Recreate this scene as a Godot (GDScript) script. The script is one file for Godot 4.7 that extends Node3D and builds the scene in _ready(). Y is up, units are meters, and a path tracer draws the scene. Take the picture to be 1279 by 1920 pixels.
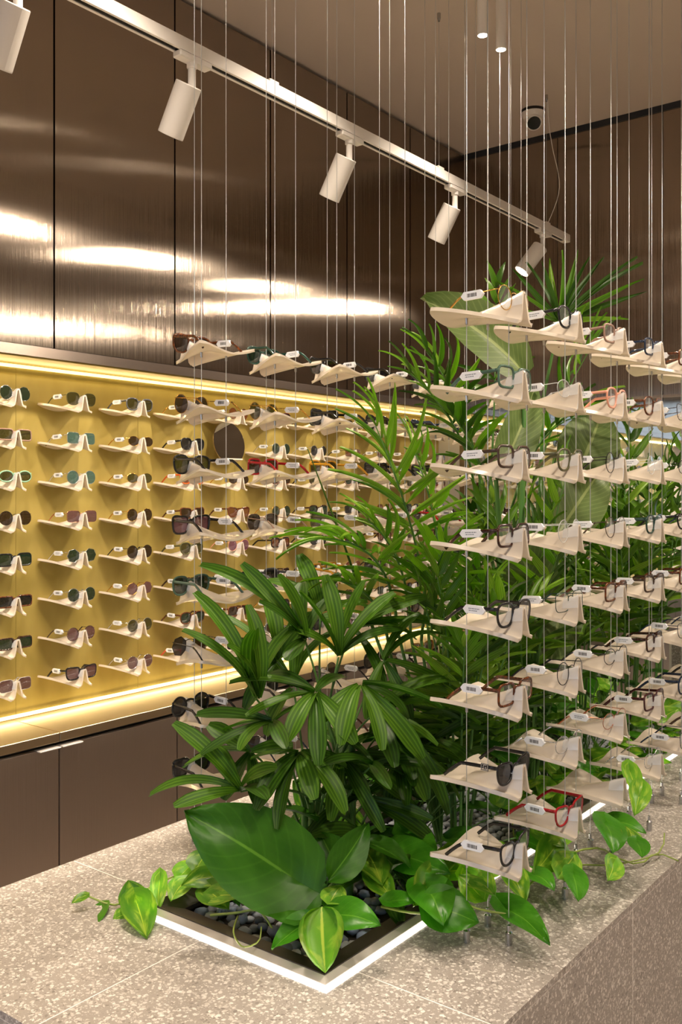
extends Node3D
# An optician's shop: metal wall cabinets with a lit gold niche, hanging trays of glasses round a planted stone counter.

const FOCAL := 1759.0
const EYE := Vector3(0, 1.6, 0)
const YAW := 0.65904
const COUNTER := 0.8
const CEIL := 3.388
const NICHE_X := -2.7
const UPPER_X := -2.534
const LOWER_X := -2.437
const BACK_Z := -4.353
const NICHE_TOP := 2.016
const NICHE_BOT := 0.861

var taken := {}
var mats := {}
var rng := RandomNumberGenerator.new()

# ------------------------------------------------------------------ helpers
func numbered(n: String) -> String:
	var k: int = taken.get(n, 0)
	taken[n] = k + 1
	return n if k == 0 else "%s_%03d" % [n, k]

func tag(o: Node, label: String, category := "", group := "", kind := "") -> void:
	if label: o.set_meta("label", label)
	if category: o.set_meta("category", category)
	if group: o.set_meta("group", group)
	if kind: o.set_meta("kind", kind)

func thing(called: String, label: String, category: String, at := Vector3.ZERO, group := "", kind := "") -> Node3D:
	var o := Node3D.new()
	o.name = numbered(called)
	add_child(o)
	o.position = at
	tag(o, label, category, group, kind)
	return o

func part(called: String, mesh: Mesh, m: Material, parent: Node, xf := Transform3D()) -> MeshInstance3D:
	var o := MeshInstance3D.new()
	o.name = numbered(called) if parent == self else called
	o.mesh = mesh
	o.material_override = m
	o.transform = xf
	o.cast_shadow = GeometryInstance3D.SHADOW_CASTING_SETTING_ON
	parent.add_child(o, true)
	return o

func struct(called: String, mesh: Mesh, m: Material, label: String, category: String) -> MeshInstance3D:
	var o := part(called, mesh, m, self)
	tag(o, label, category, "", "structure")
	return o

# a point seen in the photograph at (px, py), standing at a distance of depth metres along the line of sight
func seen(px: float, py: float, depth: float) -> Vector3:
	var f := Vector3(-sin(YAW), 0, -cos(YAW))
	var r := Vector3(cos(YAW), 0, -sin(YAW))
	return EYE + (f + r * ((px - 639.5) / FOCAL) + Vector3.UP * ((920.0 - py) / FOCAL)) * depth

func on_counter(px: float, py: float, h := 0.0) -> Vector3:
	return seen(px, py, (EYE.y - COUNTER - h) * FOCAL / (py - 920.0))

func new_st() -> SurfaceTool:
	var st := SurfaceTool.new()
	st.begin(Mesh.PRIMITIVE_TRIANGLES)
	return st

func quad(st: SurfaceTool, a: Vector3, b: Vector3, c: Vector3, d: Vector3) -> void:
	# seen from the front a, b, c, d run clockwise
	var uv := [Vector2(0, 1), Vector2(0, 0), Vector2(1, 0), Vector2(1, 1)]
	var p := [a, b, c, d]
	for i in [0, 1, 2, 0, 2, 3]:
		st.set_uv(uv[i])
		st.add_vertex(p[i])

func bx(st: SurfaceTool, lo: Vector3, hi: Vector3) -> void:
	var x0 := lo.x; var y0 := lo.y; var z0 := lo.z
	var x1 := hi.x; var y1 := hi.y; var z1 := hi.z
	st.set_smooth_group(-1)
	quad(st, Vector3(x0, y0, z1), Vector3(x0, y1, z1), Vector3(x1, y1, z1), Vector3(x1, y0, z1))
	quad(st, Vector3(x1, y0, z0), Vector3(x1, y1, z0), Vector3(x0, y1, z0), Vector3(x0, y0, z0))
	quad(st, Vector3(x1, y0, z1), Vector3(x1, y1, z1), Vector3(x1, y1, z0), Vector3(x1, y0, z0))
	quad(st, Vector3(x0, y0, z0), Vector3(x0, y1, z0), Vector3(x0, y1, z1), Vector3(x0, y0, z1))
	quad(st, Vector3(x0, y1, z1), Vector3(x0, y1, z0), Vector3(x1, y1, z0), Vector3(x1, y1, z1))
	quad(st, Vector3(x0, y0, z0), Vector3(x0, y0, z1), Vector3(x1, y0, z1), Vector3(x1, y0, z0))

func done(st: SurfaceTool, tangents := false) -> ArrayMesh:
	st.generate_normals()
	if tangents: st.generate_tangents()
	return st.commit()

func box(lo: Vector3, hi: Vector3) -> ArrayMesh:
	var st := new_st()
	bx(st, lo.min(hi), lo.max(hi))
	return done(st)

# box with chamfered edges, centred sides: every edge gets a small bevel
func bevel_box(lo: Vector3, hi: Vector3, b: float) -> ArrayMesh:
	var st := new_st()
	st.set_smooth_group(-1)
	var c := (lo + hi) / 2.0
	var h := (hi - lo).abs() / 2.0
	var ax := [Vector3.RIGHT, Vector3.UP, Vector3.BACK]
	var face := func(p: Array) -> void:
		var m := Vector3.ZERO
		for q in p: m += q
		m /= p.size()
		var n: Vector3 = (p[1] - p[0]).cross(p[2] - p[0])
		var s: Array = p.duplicate()
		if n.dot(m) > 0: s.reverse()
		for i in range(1, s.size() - 1):
			for k in [0, i, i + 1]:
				st.set_uv(Vector2(s[k].dot(Vector3(0.7, 0.1, 0.7)), s[k].y))
				st.add_vertex(c + s[k])
	for i in 3:
		var j := (i + 1) % 3
		var k := (i + 2) % 3
		for s in [-1.0, 1.0]:
			var pts := []
			for e in [[-1, -1], [-1, 1], [1, 1], [1, -1]]:
				pts.append(ax[i] * s * h[i] + ax[j] * e[0] * (h[j] - b) + ax[k] * e[1] * (h[k] - b))
			face.call(pts)
			for s2 in [-1.0, 1.0]:
				face.call([ax[i] * s * h[i] + ax[j] * s2 * (h[j] - b) + ax[k] * (h[k] - b), ax[i] * s * h[i] + ax[j] * s2 * (h[j] - b) - ax[k] * (h[k] - b), ax[i] * s * (h[i] - b) + ax[j] * s2 * h[j] - ax[k] * (h[k] - b), ax[i] * s * (h[i] - b) + ax[j] * s2 * h[j] + ax[k] * (h[k] - b)])
	for x in [-1.0, 1.0]:
		for y in [-1.0, 1.0]:
			for z in [-1.0, 1.0]:
				face.call([Vector3(x * h.x, y * (h.y - b), z * (h.z - b)), Vector3(x * (h.x - b), y * h.y, z * (h.z - b)), Vector3(x * (h.x - b), y * (h.y - b), z * h.z)])
	return done(st)

# surface over a grid of points; fn(u, v) gives the point
func sheet(st: SurfaceTool, nu: int, nv: int, fn: Callable, flip := false) -> void:
	for i in nu:
		for j in nv:
			var k := [[i, j], [i, j + 1], [i + 1, j + 1], [i, j], [i + 1, j + 1], [i + 1, j]]
			if flip: k.reverse()
			for e in k:
				var u := float(e[0]) / nu
				var v := float(e[1]) / nv
				st.set_uv(Vector2(u, v))
				st.add_vertex(fn.call(u, v))

func smooth_done(st: SurfaceTool) -> ArrayMesh:
	st.index()
	st.generate_normals()
	return st.commit()

# sweep an ellipse along a path; b is the fixed axis of radius rb, the other axis (radius ra) lies across it
func sweep(st: SurfaceTool, path: Array, b: Vector3, ra: float, rb: float, sides: int, closed: bool, taper := 1.0) -> void:
	var n := path.size()
	var rings := []
	for i in n:
		var t: Vector3 = (path[(i + 1) % n] - path[(i - 1 + n) % n]) if closed else (path[mini(i + 1, n - 1)] - path[maxi(i - 1, 0)])
		var a := t.normalized().cross(b).normalized()
		var f := lerpf(1.0, taper, float(i) / maxf(n - 1, 1))
		var ring := []
		for k in sides:
			var w := TAU * (k + 0.5) / sides
			ring.append(path[i] + a * cos(w) * ra * f + b * sin(w) * rb * f)
		rings.append(ring)
	st.set_smooth_group(0)
	for i in (n if closed else n - 1):
		var r0: Array = rings[i]
		var r1: Array = rings[(i + 1) % n]
		for k in sides:
			var k2 := (k + 1) % sides
			for p in [r0[k], r1[k], r1[k2], r0[k], r1[k2], r0[k2]]:
				st.set_uv(Vector2(float(i) / n, float(k) / sides))
				st.add_vertex(p)
	if not closed:
		for e in [0, n - 1]:
			var r: Array = rings[e]
			for k in range(1, sides - 1):
				for p in ([r[0], r[k], r[k + 1]] if e == 0 else [r[0], r[k + 1], r[k]]):
					st.add_vertex(p)

func tube(st: SurfaceTool, path: Array, r: float, sides := 6, taper := 1.0) -> void:
	var n := path.size()
	var b := Vector3.ZERO
	var rings := []
	for i in n:
		var t: Vector3 = (path[mini(i + 1, n - 1)] - path[maxi(i - 1, 0)]).normalized()
		if i == 0:
			b = t.cross(Vector3.UP if absf(t.y) < 0.9 else Vector3.RIGHT).normalized()
		else:
			b = (b - t * b.dot(t)).normalized()
		var a := t.cross(b)
		var f := lerpf(r, r * taper, float(i) / maxf(n - 1, 1))
		var ring := []
		for k in sides:
			ring.append(path[i] + (a * cos(TAU * k / sides) + b * sin(TAU * k / sides)) * f)
		rings.append(ring)
	st.set_smooth_group(0)
	for i in n - 1:
		for k in sides:
			var k2 := (k + 1) % sides
			for p in [rings[i][k], rings[i + 1][k2], rings[i + 1][k], rings[i][k], rings[i][k2], rings[i + 1][k2]]:
				st.set_uv(Vector2(float(i) / n, float(k) / sides))
				st.add_vertex(p)

# lathe about the y axis: profile of (radius, y), upwards
func lathe(st: SurfaceTool, profile: Array, sides: int, xf := Transform3D()) -> void:
	for i in profile.size() - 1:
		var a: Vector2 = profile[i]
		var b: Vector2 = profile[i + 1]
		for k in sides:
			var w0 := TAU * k / sides
			var w1 := TAU * (k + 1) / sides
			var p0 := xf * Vector3(cos(w0) * a.x, a.y, sin(w0) * a.x)
			var p1 := xf * Vector3(cos(w0) * b.x, b.y, sin(w0) * b.x)
			var p2 := xf * Vector3(cos(w1) * b.x, b.y, sin(w1) * b.x)
			var p3 := xf * Vector3(cos(w1) * a.x, a.y, sin(w1) * a.x)
			for p in [p0, p1, p2, p0, p2, p3]:
				st.add_vertex(p)

func lathe_mesh(profile: Array, sides: int) -> ArrayMesh:
	var st := new_st()
	st.set_smooth_group(-1)
	lathe(st, profile, sides)
	st.index()
	st.generate_normals()
	return st.commit()

# lathe with shading rounded round the axis but crisp along the profile
func turned(profile: Array, sides: int) -> ArrayMesh:
	var st := new_st()
	for i in profile.size() - 1:
		st.set_smooth_group(i + 1)
		lathe(st, [profile[i], profile[i + 1]], sides)
	st.generate_normals()
	return st.commit()

# slab over a polygon in x and z
func slab(poly: PackedVector2Array, y0: float, y1: float) -> ArrayMesh:
	var st := new_st()
	st.set_smooth_group(-1)
	var idx := Geometry2D.triangulate_polygon(poly)
	for i in range(0, idx.size(), 3):
		var a := poly[idx[i]]; var b := poly[idx[i + 1]]; var c := poly[idx[i + 2]]
		if (b - a).cross(c - a) < 0:
			var t := b; b = c; c = t
		for p in [a, b, c]:
			st.set_uv(p)
			st.add_vertex(Vector3(p.x, y1, p.y))
		for p in [a, c, b]:
			st.set_uv(p)
			st.add_vertex(Vector3(p.x, y0, p.y))
	var ccw := Geometry2D.is_polygon_clockwise(poly)
	for i in poly.size():
		var a := poly[i]
		var b := poly[(i + 1) % poly.size()]
		if ccw:
			var t := a; a = b; b = t
		quad(st, Vector3(b.x, y0, b.y), Vector3(b.x, y1, b.y), Vector3(a.x, y1, a.y), Vector3(a.x, y0, a.y))
	return done(st)

# ------------------------------------------------------------------ materials
func mat(key: String, c: Color, rough := 0.5, metal := 0.0) -> StandardMaterial3D:
	if mats.has(key): return mats[key]
	var m := StandardMaterial3D.new()
	m.resource_name = key
	m.albedo_color = c
	m.roughness = rough
	m.metallic = metal
	m.cull_mode = BaseMaterial3D.CULL_DISABLED
	mats[key] = m
	return m

func hexc(s: String) -> Color:
	return Color.html(s)

func glow(key: String, c: Color, e: float) -> StandardMaterial3D:
	var m := mat(key, Color(0.9, 0.9, 0.9), 0.4)
	m.emission_enabled = true
	m.emission = c
	m.emission_energy_multiplier = e
	return m

func noise_tex(freq: float, lo: Color, hi: Color, size := 512, sx := 1.0, seed_ := 1) -> ImageTexture:
	var n := FastNoiseLite.new()
	n.seed = seed_
	n.noise_type = FastNoiseLite.TYPE_SIMPLEX_SMOOTH
	n.frequency = freq
	n.fractal_octaves = 4
	var im := Image.create(size, size, false, Image.FORMAT_RGB8)
	for y in size:
		for x in size:
			var v := clampf(n.get_noise_2d(x * sx, y) * 0.7 + 0.5, 0, 1)
			im.set_pixel(x, y, lo.lerp(hi, v))
	return ImageTexture.create_from_image(im)

func terrazzo_tex(base: Color, light: Color, dark: Color) -> ImageTexture:
	var s := 1024
	var im := Image.create(s, s, false, Image.FORMAT_RGB8)
	im.fill(base)
	var r := RandomNumberGenerator.new()
	r.seed = 77
	for y in s:
		for x in s:
			if r.randf() < 0.3:
				im.set_pixel(x, y, base.lerp(light if r.randf() < 0.5 else dark, 0.16))
	for i in 17000:
		var c := Vector2(r.randf() * s, r.randf() * s)
		var big := pow(r.randf(), 2.6)
		var a := lerpf(1.4, 7.5, big)
		var b := a * r.randf_range(0.45, 0.9)
		var w := r.randf() * PI
		var col := base.lerp(light, r.randf_range(0.35, 1.0)) if r.randf() < 0.86 else base.lerp(dark, r.randf_range(0.4, 0.9))
		var ca := cos(w)
		var sa := sin(w)
		var e := int(a) + 1
		var lump := r.randf_range(0.1, 0.35)
		var ph := r.randf() * TAU
		for dy in range(-e, e + 1):
			for dx in range(-e, e + 1):
				var u := (dx * ca + dy * sa) / a
				var v := (-dx * sa + dy * ca) / b
				if u * u + v * v < 1.0 - lump * (0.5 + 0.5 * sin(3.0 * atan2(v, u) + ph)):
					im.set_pixel(posmod(int(c.x) + dx, s), posmod(int(c.y) + dy, s), col)
	return ImageTexture.create_from_image(im)

func brushed(key: String, c: Color, rough: float, aniso: float) -> StandardMaterial3D:
	var m := mat(key, c, rough, 1.0)
	m.anisotropy_enabled = true
	m.anisotropy = aniso
	m.normal_enabled = true
	m.normal_texture = grain_tex()
	m.normal_scale = 1.0
	return m

# upright brush scratches: each tilts the surface a little to one side
var grain: ImageTexture
func grain_tex() -> ImageTexture:
	if grain: return grain
	var r := RandomNumberGenerator.new()
	r.seed = 8
	var im := Image.create(2048, 64, false, Image.FORMAT_RGB8)
	var tilt := PackedFloat32Array()
	tilt.resize(2048)
	for y in 64:
		for x in 2048:
			if y == 0 or r.randf() < 0.06: tilt[x] = r.randfn(0.0, 0.13 if r.randf() < 0.55 else 0.03)
			im.set_pixel(x, y, Color(0.5 + 0.5 * clampf(tilt[x], -0.5, 0.5), 0.5, 0.5 + 0.5 * sqrt(1.0 - tilt[x] * tilt[x])))
	grain = ImageTexture.create_from_image(im)
	return grain

# leaf colour: u runs along the leaf, v across it
func leaf_tex(base: Color, rib: Color, kind: String, seed_: int) -> ImageTexture:
	var w := 192
	var h := 96
	var im := Image.create(w, h, false, Image.FORMAT_RGB8)
	var n := FastNoiseLite.new()
	n.seed = seed_
	n.frequency = 0.03
	var n2 := FastNoiseLite.new()
	n2.seed = seed_ + 9
	n2.frequency = 0.022
	for y in h:
		for x in w:
			var u := float(x) / w
			var v := float(y) / h
			var c := base.lerp(rib, 0.18 + 0.22 * n.get_noise_2d(x * 0.3, y))
			var mid := absf(v - 0.5)
			if kind == "strap":
				c = c.lerp(rib, 0.5 * pow(absf(sin(v * PI * 5.0)), 10.0))
				c = c.lerp(base.darkened(0.25), 0.3 * pow(absf(cos(v * PI * 5.0)), 6.0))
			elif kind == "vein":
				var q := fposmod((u * 1.0 - mid * 0.55) * 15.0, 1.0)
				c = c.lerp(rib, 0.55 * pow(absf(q - 0.5) * 2.0, 8.0))
				if mid < 0.022: c = rib
			elif kind == "plain":
				var q2 := fposmod((u * 1.0 - mid * 0.8) * 8.0, 1.0)
				c = c.lerp(rib, 0.22 * pow(absf(q2 - 0.5) * 2.0, 10.0))
				if mid < 0.018: c = base.lerp(rib, 0.8)
			elif kind == "variegated":
				var k := n2.get_noise_2d(x * 0.35 - mid * 40.0, (y + x * 0.25 * signf(v - 0.5)) * 1.8)
				if k > 0.05: c = c.lerp(rib, clampf((k - 0.05) * 1.5, 0, 0.5))
				if mid < 0.018: c = base.lerp(rib, 0.85)
			im.set_pixel(x, y, c)
	return ImageTexture.create_from_image(im)

func leaf_mat(key: String, base: String, rib: String, kind: String, through: Color, rough := 0.32) -> StandardMaterial3D:
	var m := mat(key, Color.WHITE, rough)
	m.albedo_texture = leaf_tex(hexc(base), hexc(rib), kind, key.length() * 7 + base.hash() % 100)
	m.metallic_specular = 0.32
	m.backlight_enabled = true
	m.backlight = through
	return m

# ------------------------------------------------------------------ trays
const TRAY_L := 0.1555

func tray_point(s: float, w: float) -> Vector3:
	var a := absf(w)
	var x := TRAY_L * s
	var hw := lerpf(0.084, 0.0215, pow(s, 1.08))
	if s > 0.82: hw += 0.005 * pow((s - 0.82) / 0.18, 2.0) * a
	var rear := 0.019 * pow(a, 1.7) - 0.012
	var g := 1.0 - smoothstep(0.16, 0.72, a)
	var front := -0.022 + 0.052 * g
	var b := pow(s, 1.45)
	var y := lerpf(rear, front, b)
	x += 0.014 * pow(a, 7.0) * (1.0 - s) * (1.0 - s)
	x -= 0.003 * g * b
	return Vector3(x, y, w * hw)

func tray_shell() -> ArrayMesh:
	var st := new_st()
	st.set_smooth_group(0)
	var nu := 16
	var nv := 22
	var top := func(u: float, v: float) -> Vector3: return tray_point(u, v * 2.0 - 1.0)
	var nor := func(u: float, v: float) -> Vector3:
		var w := v * 2.0 - 1.0
		var e := 0.01
		var du: Vector3 = tray_point(minf(u + e, 1), w) - tray_point(maxf(u - e, 0), w)
		var dv: Vector3 = tray_point(u, minf(w + e, 1)) - tray_point(u, maxf(w - e, -1))
		return dv.cross(du).normalized()
	var under := func(u: float, v: float) -> Vector3: return top.call(u, v) - nor.call(u, v) * lerpf(0.004, 0.0072, smoothstep(0.82, 1.0, absf(v * 2.0 - 1.0)))
	sheet(st, nu, nv, top, false)
	st.set_smooth_group(1)
	sheet(st, nu, nv, under, true)
	st.set_smooth_group(2)
	var edge := func(a: Vector2, b: Vector2) -> void:
		var p: Vector3 = top.call(a.x, a.y); var q: Vector3 = top.call(b.x, b.y)
		var p2: Vector3 = under.call(a.x, a.y); var q2: Vector3 = under.call(b.x, b.y)
		for t in [p, q, q2, p, q2, p2]: st.add_vertex(t)
	for i in nu:
		edge.call(Vector2(float(i) / nu, 0), Vector2(float(i + 1) / nu, 0))
		edge.call(Vector2(float(i + 1) / nu, 1), Vector2(float(i) / nu, 1))
	for j in nv:
		edge.call(Vector2(0, float(j + 1) / nv), Vector2(0, float(j) / nv))
		edge.call(Vector2(1, float(j) / nv), Vector2(1, float(j + 1) / nv))
	st.generate_normals()
	return st.commit()

func tray_cap() -> ArrayMesh:
	var st := new_st()
	st.set_smooth_group(0)
	var f := func(u: float, v: float) -> Vector3:
		var s := lerpf(0.80, 1.0, u)
		var w := lerpf(-0.42, 0.42, v)
		return tray_point(s, w) + Vector3(0.0004, 0.0016 * sin(PI * v) + 0.0003, 0.0016 * (2.0 * v - 1.0))
	sheet(st, 6, 10, f, false)
	st.generate_normals()
	return st.commit()

var m_shell: ArrayMesh
var m_cap: ArrayMesh
var m_clamp: ArrayMesh
const ORD := ["first", "second", "third", "fourth", "fifth", "sixth", "seventh", "eighth", "ninth", "tenth", "eleventh", "twelfth"]

func make_tray(at: Vector3, turn: float, hung: bool, label: String, group: String) -> Node3D:
	var t := thing("eyewear_tray", label, "tray", at, group)
	t.rotation.y = turn
	part("shell", m_shell, mats["tray"], t)
	part("nose_cap", m_cap, mats["cap"], t)
	if hung:
		for p in [Vector3(0.0595, 0, 0.0385), Vector3(0.0595, 0, -0.0385), Vector3(0.1225, 0, 0)]:
			var q: Vector3 = p
			q.y = tray_point(p.x / TRAY_L, p.z / lerpf(0.084, 0.0215, p.x / TRAY_L)).y - 0.009
			part("clamp", m_clamp, mats["steel"], t, Transform3D(Basis(), q))
	return t

# ------------------------------------------------------------------ glasses
var rim_shapes := {}
var glass_meshes := {}

func rim(shape: String) -> Array:
	# outline of one lens, (z outwards, y up), 28 points
	var pts := []
	for i in 28:
		var w := TAU * i / 28.0
		var c := cos(w)
		var s := sin(w)
		var p := Vector2.ZERO
		match shape:
			"round": p = Vector2(c, s) * 0.0215
			"oval": p = Vector2(c * 0.0245, s * 0.0165)
			"square":
				var k := pow(pow(absf(c), 4.5) + pow(absf(s), 4.5), -1.0 / 4.5)
				p = Vector2(c * k * 0.0235, s * k * 0.0185)
			"panto":
				var k2 := pow(pow(absf(c), 2.7) + pow(absf(s), 2.7), -1.0 / 2.7)
				p = Vector2(c * k2 * 0.0235 * (1.0 + 0.12 * s), s * k2 * 0.0205)
			"wayfarer":
				var k3 := pow(pow(absf(c), 3.6) + pow(absf(s), 3.6), -1.0 / 3.6)
				p = Vector2(c * k3 * 0.024 * (1.0 + 0.13 * s), s * k3 * 0.0195)
				if s > 0: p.y += 0.004 * maxf(c, 0.0)
			"cat":
				var k4 := pow(pow(absf(c), 2.4) + pow(absf(s), 2.4), -1.0 / 2.4)
				p = Vector2(c * k4 * 0.0245 * (1.0 + 0.14 * s), s * k4 * 0.018)
				p.y += 0.009 * pow(maxf(c, 0.0), 1.5) * (0.5 + 0.5 * s)
			"hex":
				var seg := PI / 3.5
				var a := fposmod(w, seg) - seg / 2.0
				var k5 := 0.0232 * cos(seg / 2.0) / cos(a)
				p = Vector2(c, s * 0.96) * k5
			"flat":
				var k6 := pow(pow(absf(c), 6.0) + pow(absf(s), 6.0), -1.0 / 6.0)
				p = Vector2(c * k6 * 0.0255, s * k6 * 0.0165)
			"pilot":
				var k7 := pow(pow(absf(c), 2.5) + pow(absf(s), 2.5), -1.0 / 2.5)
				p = Vector2(c * k7 * 0.025 + 0.003 * (-s), s * k7 * 0.021)
		pts.append(p)
	return pts

func glasses_meshes(shape: String, thick: bool) -> Dictionary:
	var key := shape + ("_thick" if thick else "_thin")
	if glass_meshes.has(key): return glass_meshes[key]
	var out := rim(shape)
	var zc := 0.0325
	var st := new_st()
	var rw := 0.0026 if thick else 0.0009
	var rd := 0.0022 if thick else 0.00085
	for side in [-1.0, 1.0]:
		var path := []
		for p in out: path.append(Vector3(-0.0030 * pow((zc + p.x) / 0.058, 2.0), p.y, side * (zc + p.x)))
		if side < 0: path.reverse()
		sweep(st, path, Vector3.RIGHT, rw, rd, 6, true)
	var inner := 1.0
	var top := 0.0
	var hinge_y := 0.0
	for p in out:
		inner = minf(inner, p.x)
		top = maxf(top, p.y)
	var zi := zc + inner
	var br := []
	for i in 7:
		var f := i / 6.0 * 2.0 - 1.0
		br.append(Vector3(0.0006, top * 0.42 + 0.0030 * (1.0 - f * f), f * (zi + 0.001)))
	sweep(st, br, Vector3.RIGHT, rw * (1.1 if thick else 1.0), rd, 6, false)
	var outer := 0.0
	for p in out: outer = maxf(outer, p.x)
	var ze := zc + outer + 0.0012
	hinge_y = top * 0.55
	if shape == "cat": hinge_y = top * 0.75
	for side in [-1.0, 1.0]:
		var e := [Vector3(-0.003, hinge_y, side * (ze - 0.004)), Vector3(-0.0040, hinge_y, side * (ze - 0.0006)), Vector3(-0.0075, hinge_y, side * ze)]
		sweep(st, e, Vector3.UP, rw * 0.9, rw * (1.3 if thick else 1.0), 6, false)
	var front := smooth_done(st)
	# temples: straight, then bent down behind the ear
	var st2 := new_st()
	var tp := []
	for i in 10:
		var f := i / 9.0
		var x := -0.006 - 0.100 * f
		var y := hinge_y - 0.004 * f
		if f > 0.66: y -= 0.026 * pow((f - 0.66) / 0.34, 1.25)
		tp.append(Vector3(x, y, 0.004 * f * f))
	if thick:
		sweep(st2, tp, Vector3.BACK, 0.0036, 0.0016, 6, false, 0.95)
	else:
		sweep(st2, tp.slice(0, 7), Vector3.BACK, 0.0010, 0.0008, 5, false)
		sweep(st2, tp.slice(6), Vector3.BACK, 0.0021, 0.0013, 6, false)
	var temple := smooth_done(st2)
	var st3 := new_st()
	st3.set_smooth_group(0)
	var inner_rim := []
	for p in out: inner_rim.append(p * 0.985)
	for i in 28:
		for p in [Vector2.ZERO, inner_rim[i], inner_rim[(i + 1) % 28]]:
			st3.set_uv(Vector2(p.x / 0.05 + 0.5, 0.5 - p.y / 0.05))
			st3.add_vertex(Vector3(0.0016 - 0.0016 * p.length_squared() / 0.0005, p.y, p.x))
	var lens := smooth_done(st3)
	glass_meshes[key] = {"front": front, "temple": temple, "lens": lens, "zc": zc, "ze": ze, "hy": hinge_y}
	return glass_meshes[key]

const FRAMES := {
	"black": ["121214", 0.14, 0.0], "tortoise": ["4a2412", 0.16, 0.0], "dark tortoise": ["2a140c", 0.16, 0.0], "brown": ["3c2a1e", 0.18, 0.0], "gold": ["c79a4a", 0.22, 1.0],
	"silver": ["c4c6ca", 0.2, 1.0], "rose gold": ["c98a70", 0.22, 1.0], "red": ["8d1018", 0.15, 0.0], "amber": ["c08a1e", 0.15, 0.0], "olive": ["4b4a2c", 0.18, 0.0], "grey": ["4f5054", 0.2, 0.0],
	"taupe": ["8a6e60", 0.2, 0.0], "pale green": ["7fa68a", 0.2, 0.0], "dark green": ["12342c", 0.15, 0.0], "navy": ["16243a", 0.15, 0.0], "orange": ["b8521c", 0.16, 0.0],
	"coral": ["c4553c", 0.18, 0.0], "pink": ["d0937c", 0.18, 0.0], "maroon": ["3a1014", 0.15, 0.0], "gunmetal": ["2b2c30", 0.25, 0.8], "clear": ["d9dcdc", 0.1, 0.0], "green": ["3f5a4c", 0.15, 0.0],
}
const LENSES := {"clear": ["ffffff", 0.05], "brown": ["20130b", 0.95], "green": ["13231a", 0.94], "olive": ["25240f", 0.9], "teal": ["2a4844", 0.9], "mauve": ["4a2f34", 0.9], "grey": ["121316", 0.96], "amber": ["4c240e", 0.88], "pink": ["553040", 0.88]}

func frame_mat(c: String) -> StandardMaterial3D:
	var d: Array = FRAMES[c]
	var k := "frame " + c
	var fresh := not mats.has(k)
	var m := mat(k, hexc(d[0]), d[1], d[2])
	if fresh and c in ["tortoise", "dark tortoise"]:
		m.albedo_color = Color.WHITE
		m.albedo_texture = noise_tex(0.05, hexc("140805"), hexc("8a4a1c") if c == "tortoise" else hexc("4a2410"), 128, 1.0, 5)
		m.uv1_triplanar = true
		m.uv1_scale = Vector3.ONE * 22.0
	if fresh and c == "clear":
		m.transparency = BaseMaterial3D.TRANSPARENCY_ALPHA
		m.albedo_color.a = 0.45
	return m

func lens_mat(c: String) -> StandardMaterial3D:
	var d: Array = LENSES[c]
	var k := "lens " + c
	var m := mat(k, Color(hexc(d[0]), d[1]), 0.03)
	m.transparency = BaseMaterial3D.TRANSPARENCY_ALPHA
	return m

var m_tag: ArrayMesh

# at: place of the tray; the glasses sit with the bridge on its nose
func make_glasses(at: Vector3, turn: float, shape: String, thick: bool, color: String, lens: String, where: String, group: String, emblem := "") -> void:
	var g := glasses_meshes(shape, thick)
	var sun := lens != "clear"
	var word := {"flat": "rectangular", "panto": "rounded", "wayfarer": "broad", "cat": "cat-eye", "pilot": "pilot", "hex": "angular"}.get(shape, shape) as String
	var t := thing("sunglasses" if sun else "eyeglasses", "%s %s %s %s" % [color, word, "sunglasses" if sun else "eyeglasses", where], "sunglasses" if sun else "glasses", Vector3.ZERO, group)
	var b := Basis(Vector3.UP, turn)
	b = b * Basis(Vector3.BACK, rng.randf_range(-0.03, 0.05)) * Basis(Vector3.UP, rng.randf_range(-0.05, 0.05))
	t.transform = Transform3D(b, at + Basis(Vector3.UP, turn) * Vector3(0.136 + rng.randf_range(-0.003, 0.003), 0.0175, 0))
	var fm := frame_mat(color)
	part("front_frame", g.front, fm, t)
	for s in [-1.0, 1.0]:
		part("lens", g.lens, lens_mat(lens), t, Transform3D(Basis.from_scale(Vector3(1, 1, s)), Vector3(-0.001, 0, s * g.zc)))
		var tm := part("temple", g.temple, fm, t, Transform3D(Basis.from_scale(Vector3(1, 1, s)), Vector3(0, 0, s * g.ze)))
		if emblem and s > 0:
			var e := part("emblem", text_mesh(emblem, 0.012 if emblem == "G" else 0.010), mats["steel"] if emblem == "G" else frame_mat("gold"), tm, Transform3D(Basis(), Vector3(-0.026, g.hy - 0.001, 0.0022)))
			tag(e, "metal letter on the temple")
			if emblem == "G":
				var st := new_st()
				for r in [[-0.007, -0.006, 0.007, -0.0045], [-0.007, 0.0045, 0.007, 0.006], [-0.007, -0.006, -0.0055, 0.006], [0.0055, -0.006, 0.007, 0.006]]:
					bx(st, Vector3(r[0] - 0.026, r[1] + g.hy - 0.001, 0.0014), Vector3(r[2] - 0.026, r[3] + g.hy - 0.001, 0.0034))
				part("buckle", done(st), mats["steel"], tm)
	if not emblem:
		# the tag hangs on the wearer's right temple
		part("price_tag", m_tag, mats["tag_bars" if rng.randf() < 0.5 else "tag_lines"], t, Transform3D(Basis(), Vector3(-0.050 + rng.randf_range(-0.006, 0.006), g.hy - 0.004, g.ze + 0.002)))

func text_mesh(s: String, size: float) -> TextMesh:
	var t := TextMesh.new()
	var f := SystemFont.new()
	f.font_names = PackedStringArray(["Droid Sans"])
	f.font_weight = 700
	t.font = f
	t.text = s
	t.font_size = 32
	t.pixel_size = size / 32.0
	t.depth = 0.001
	return t

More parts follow.
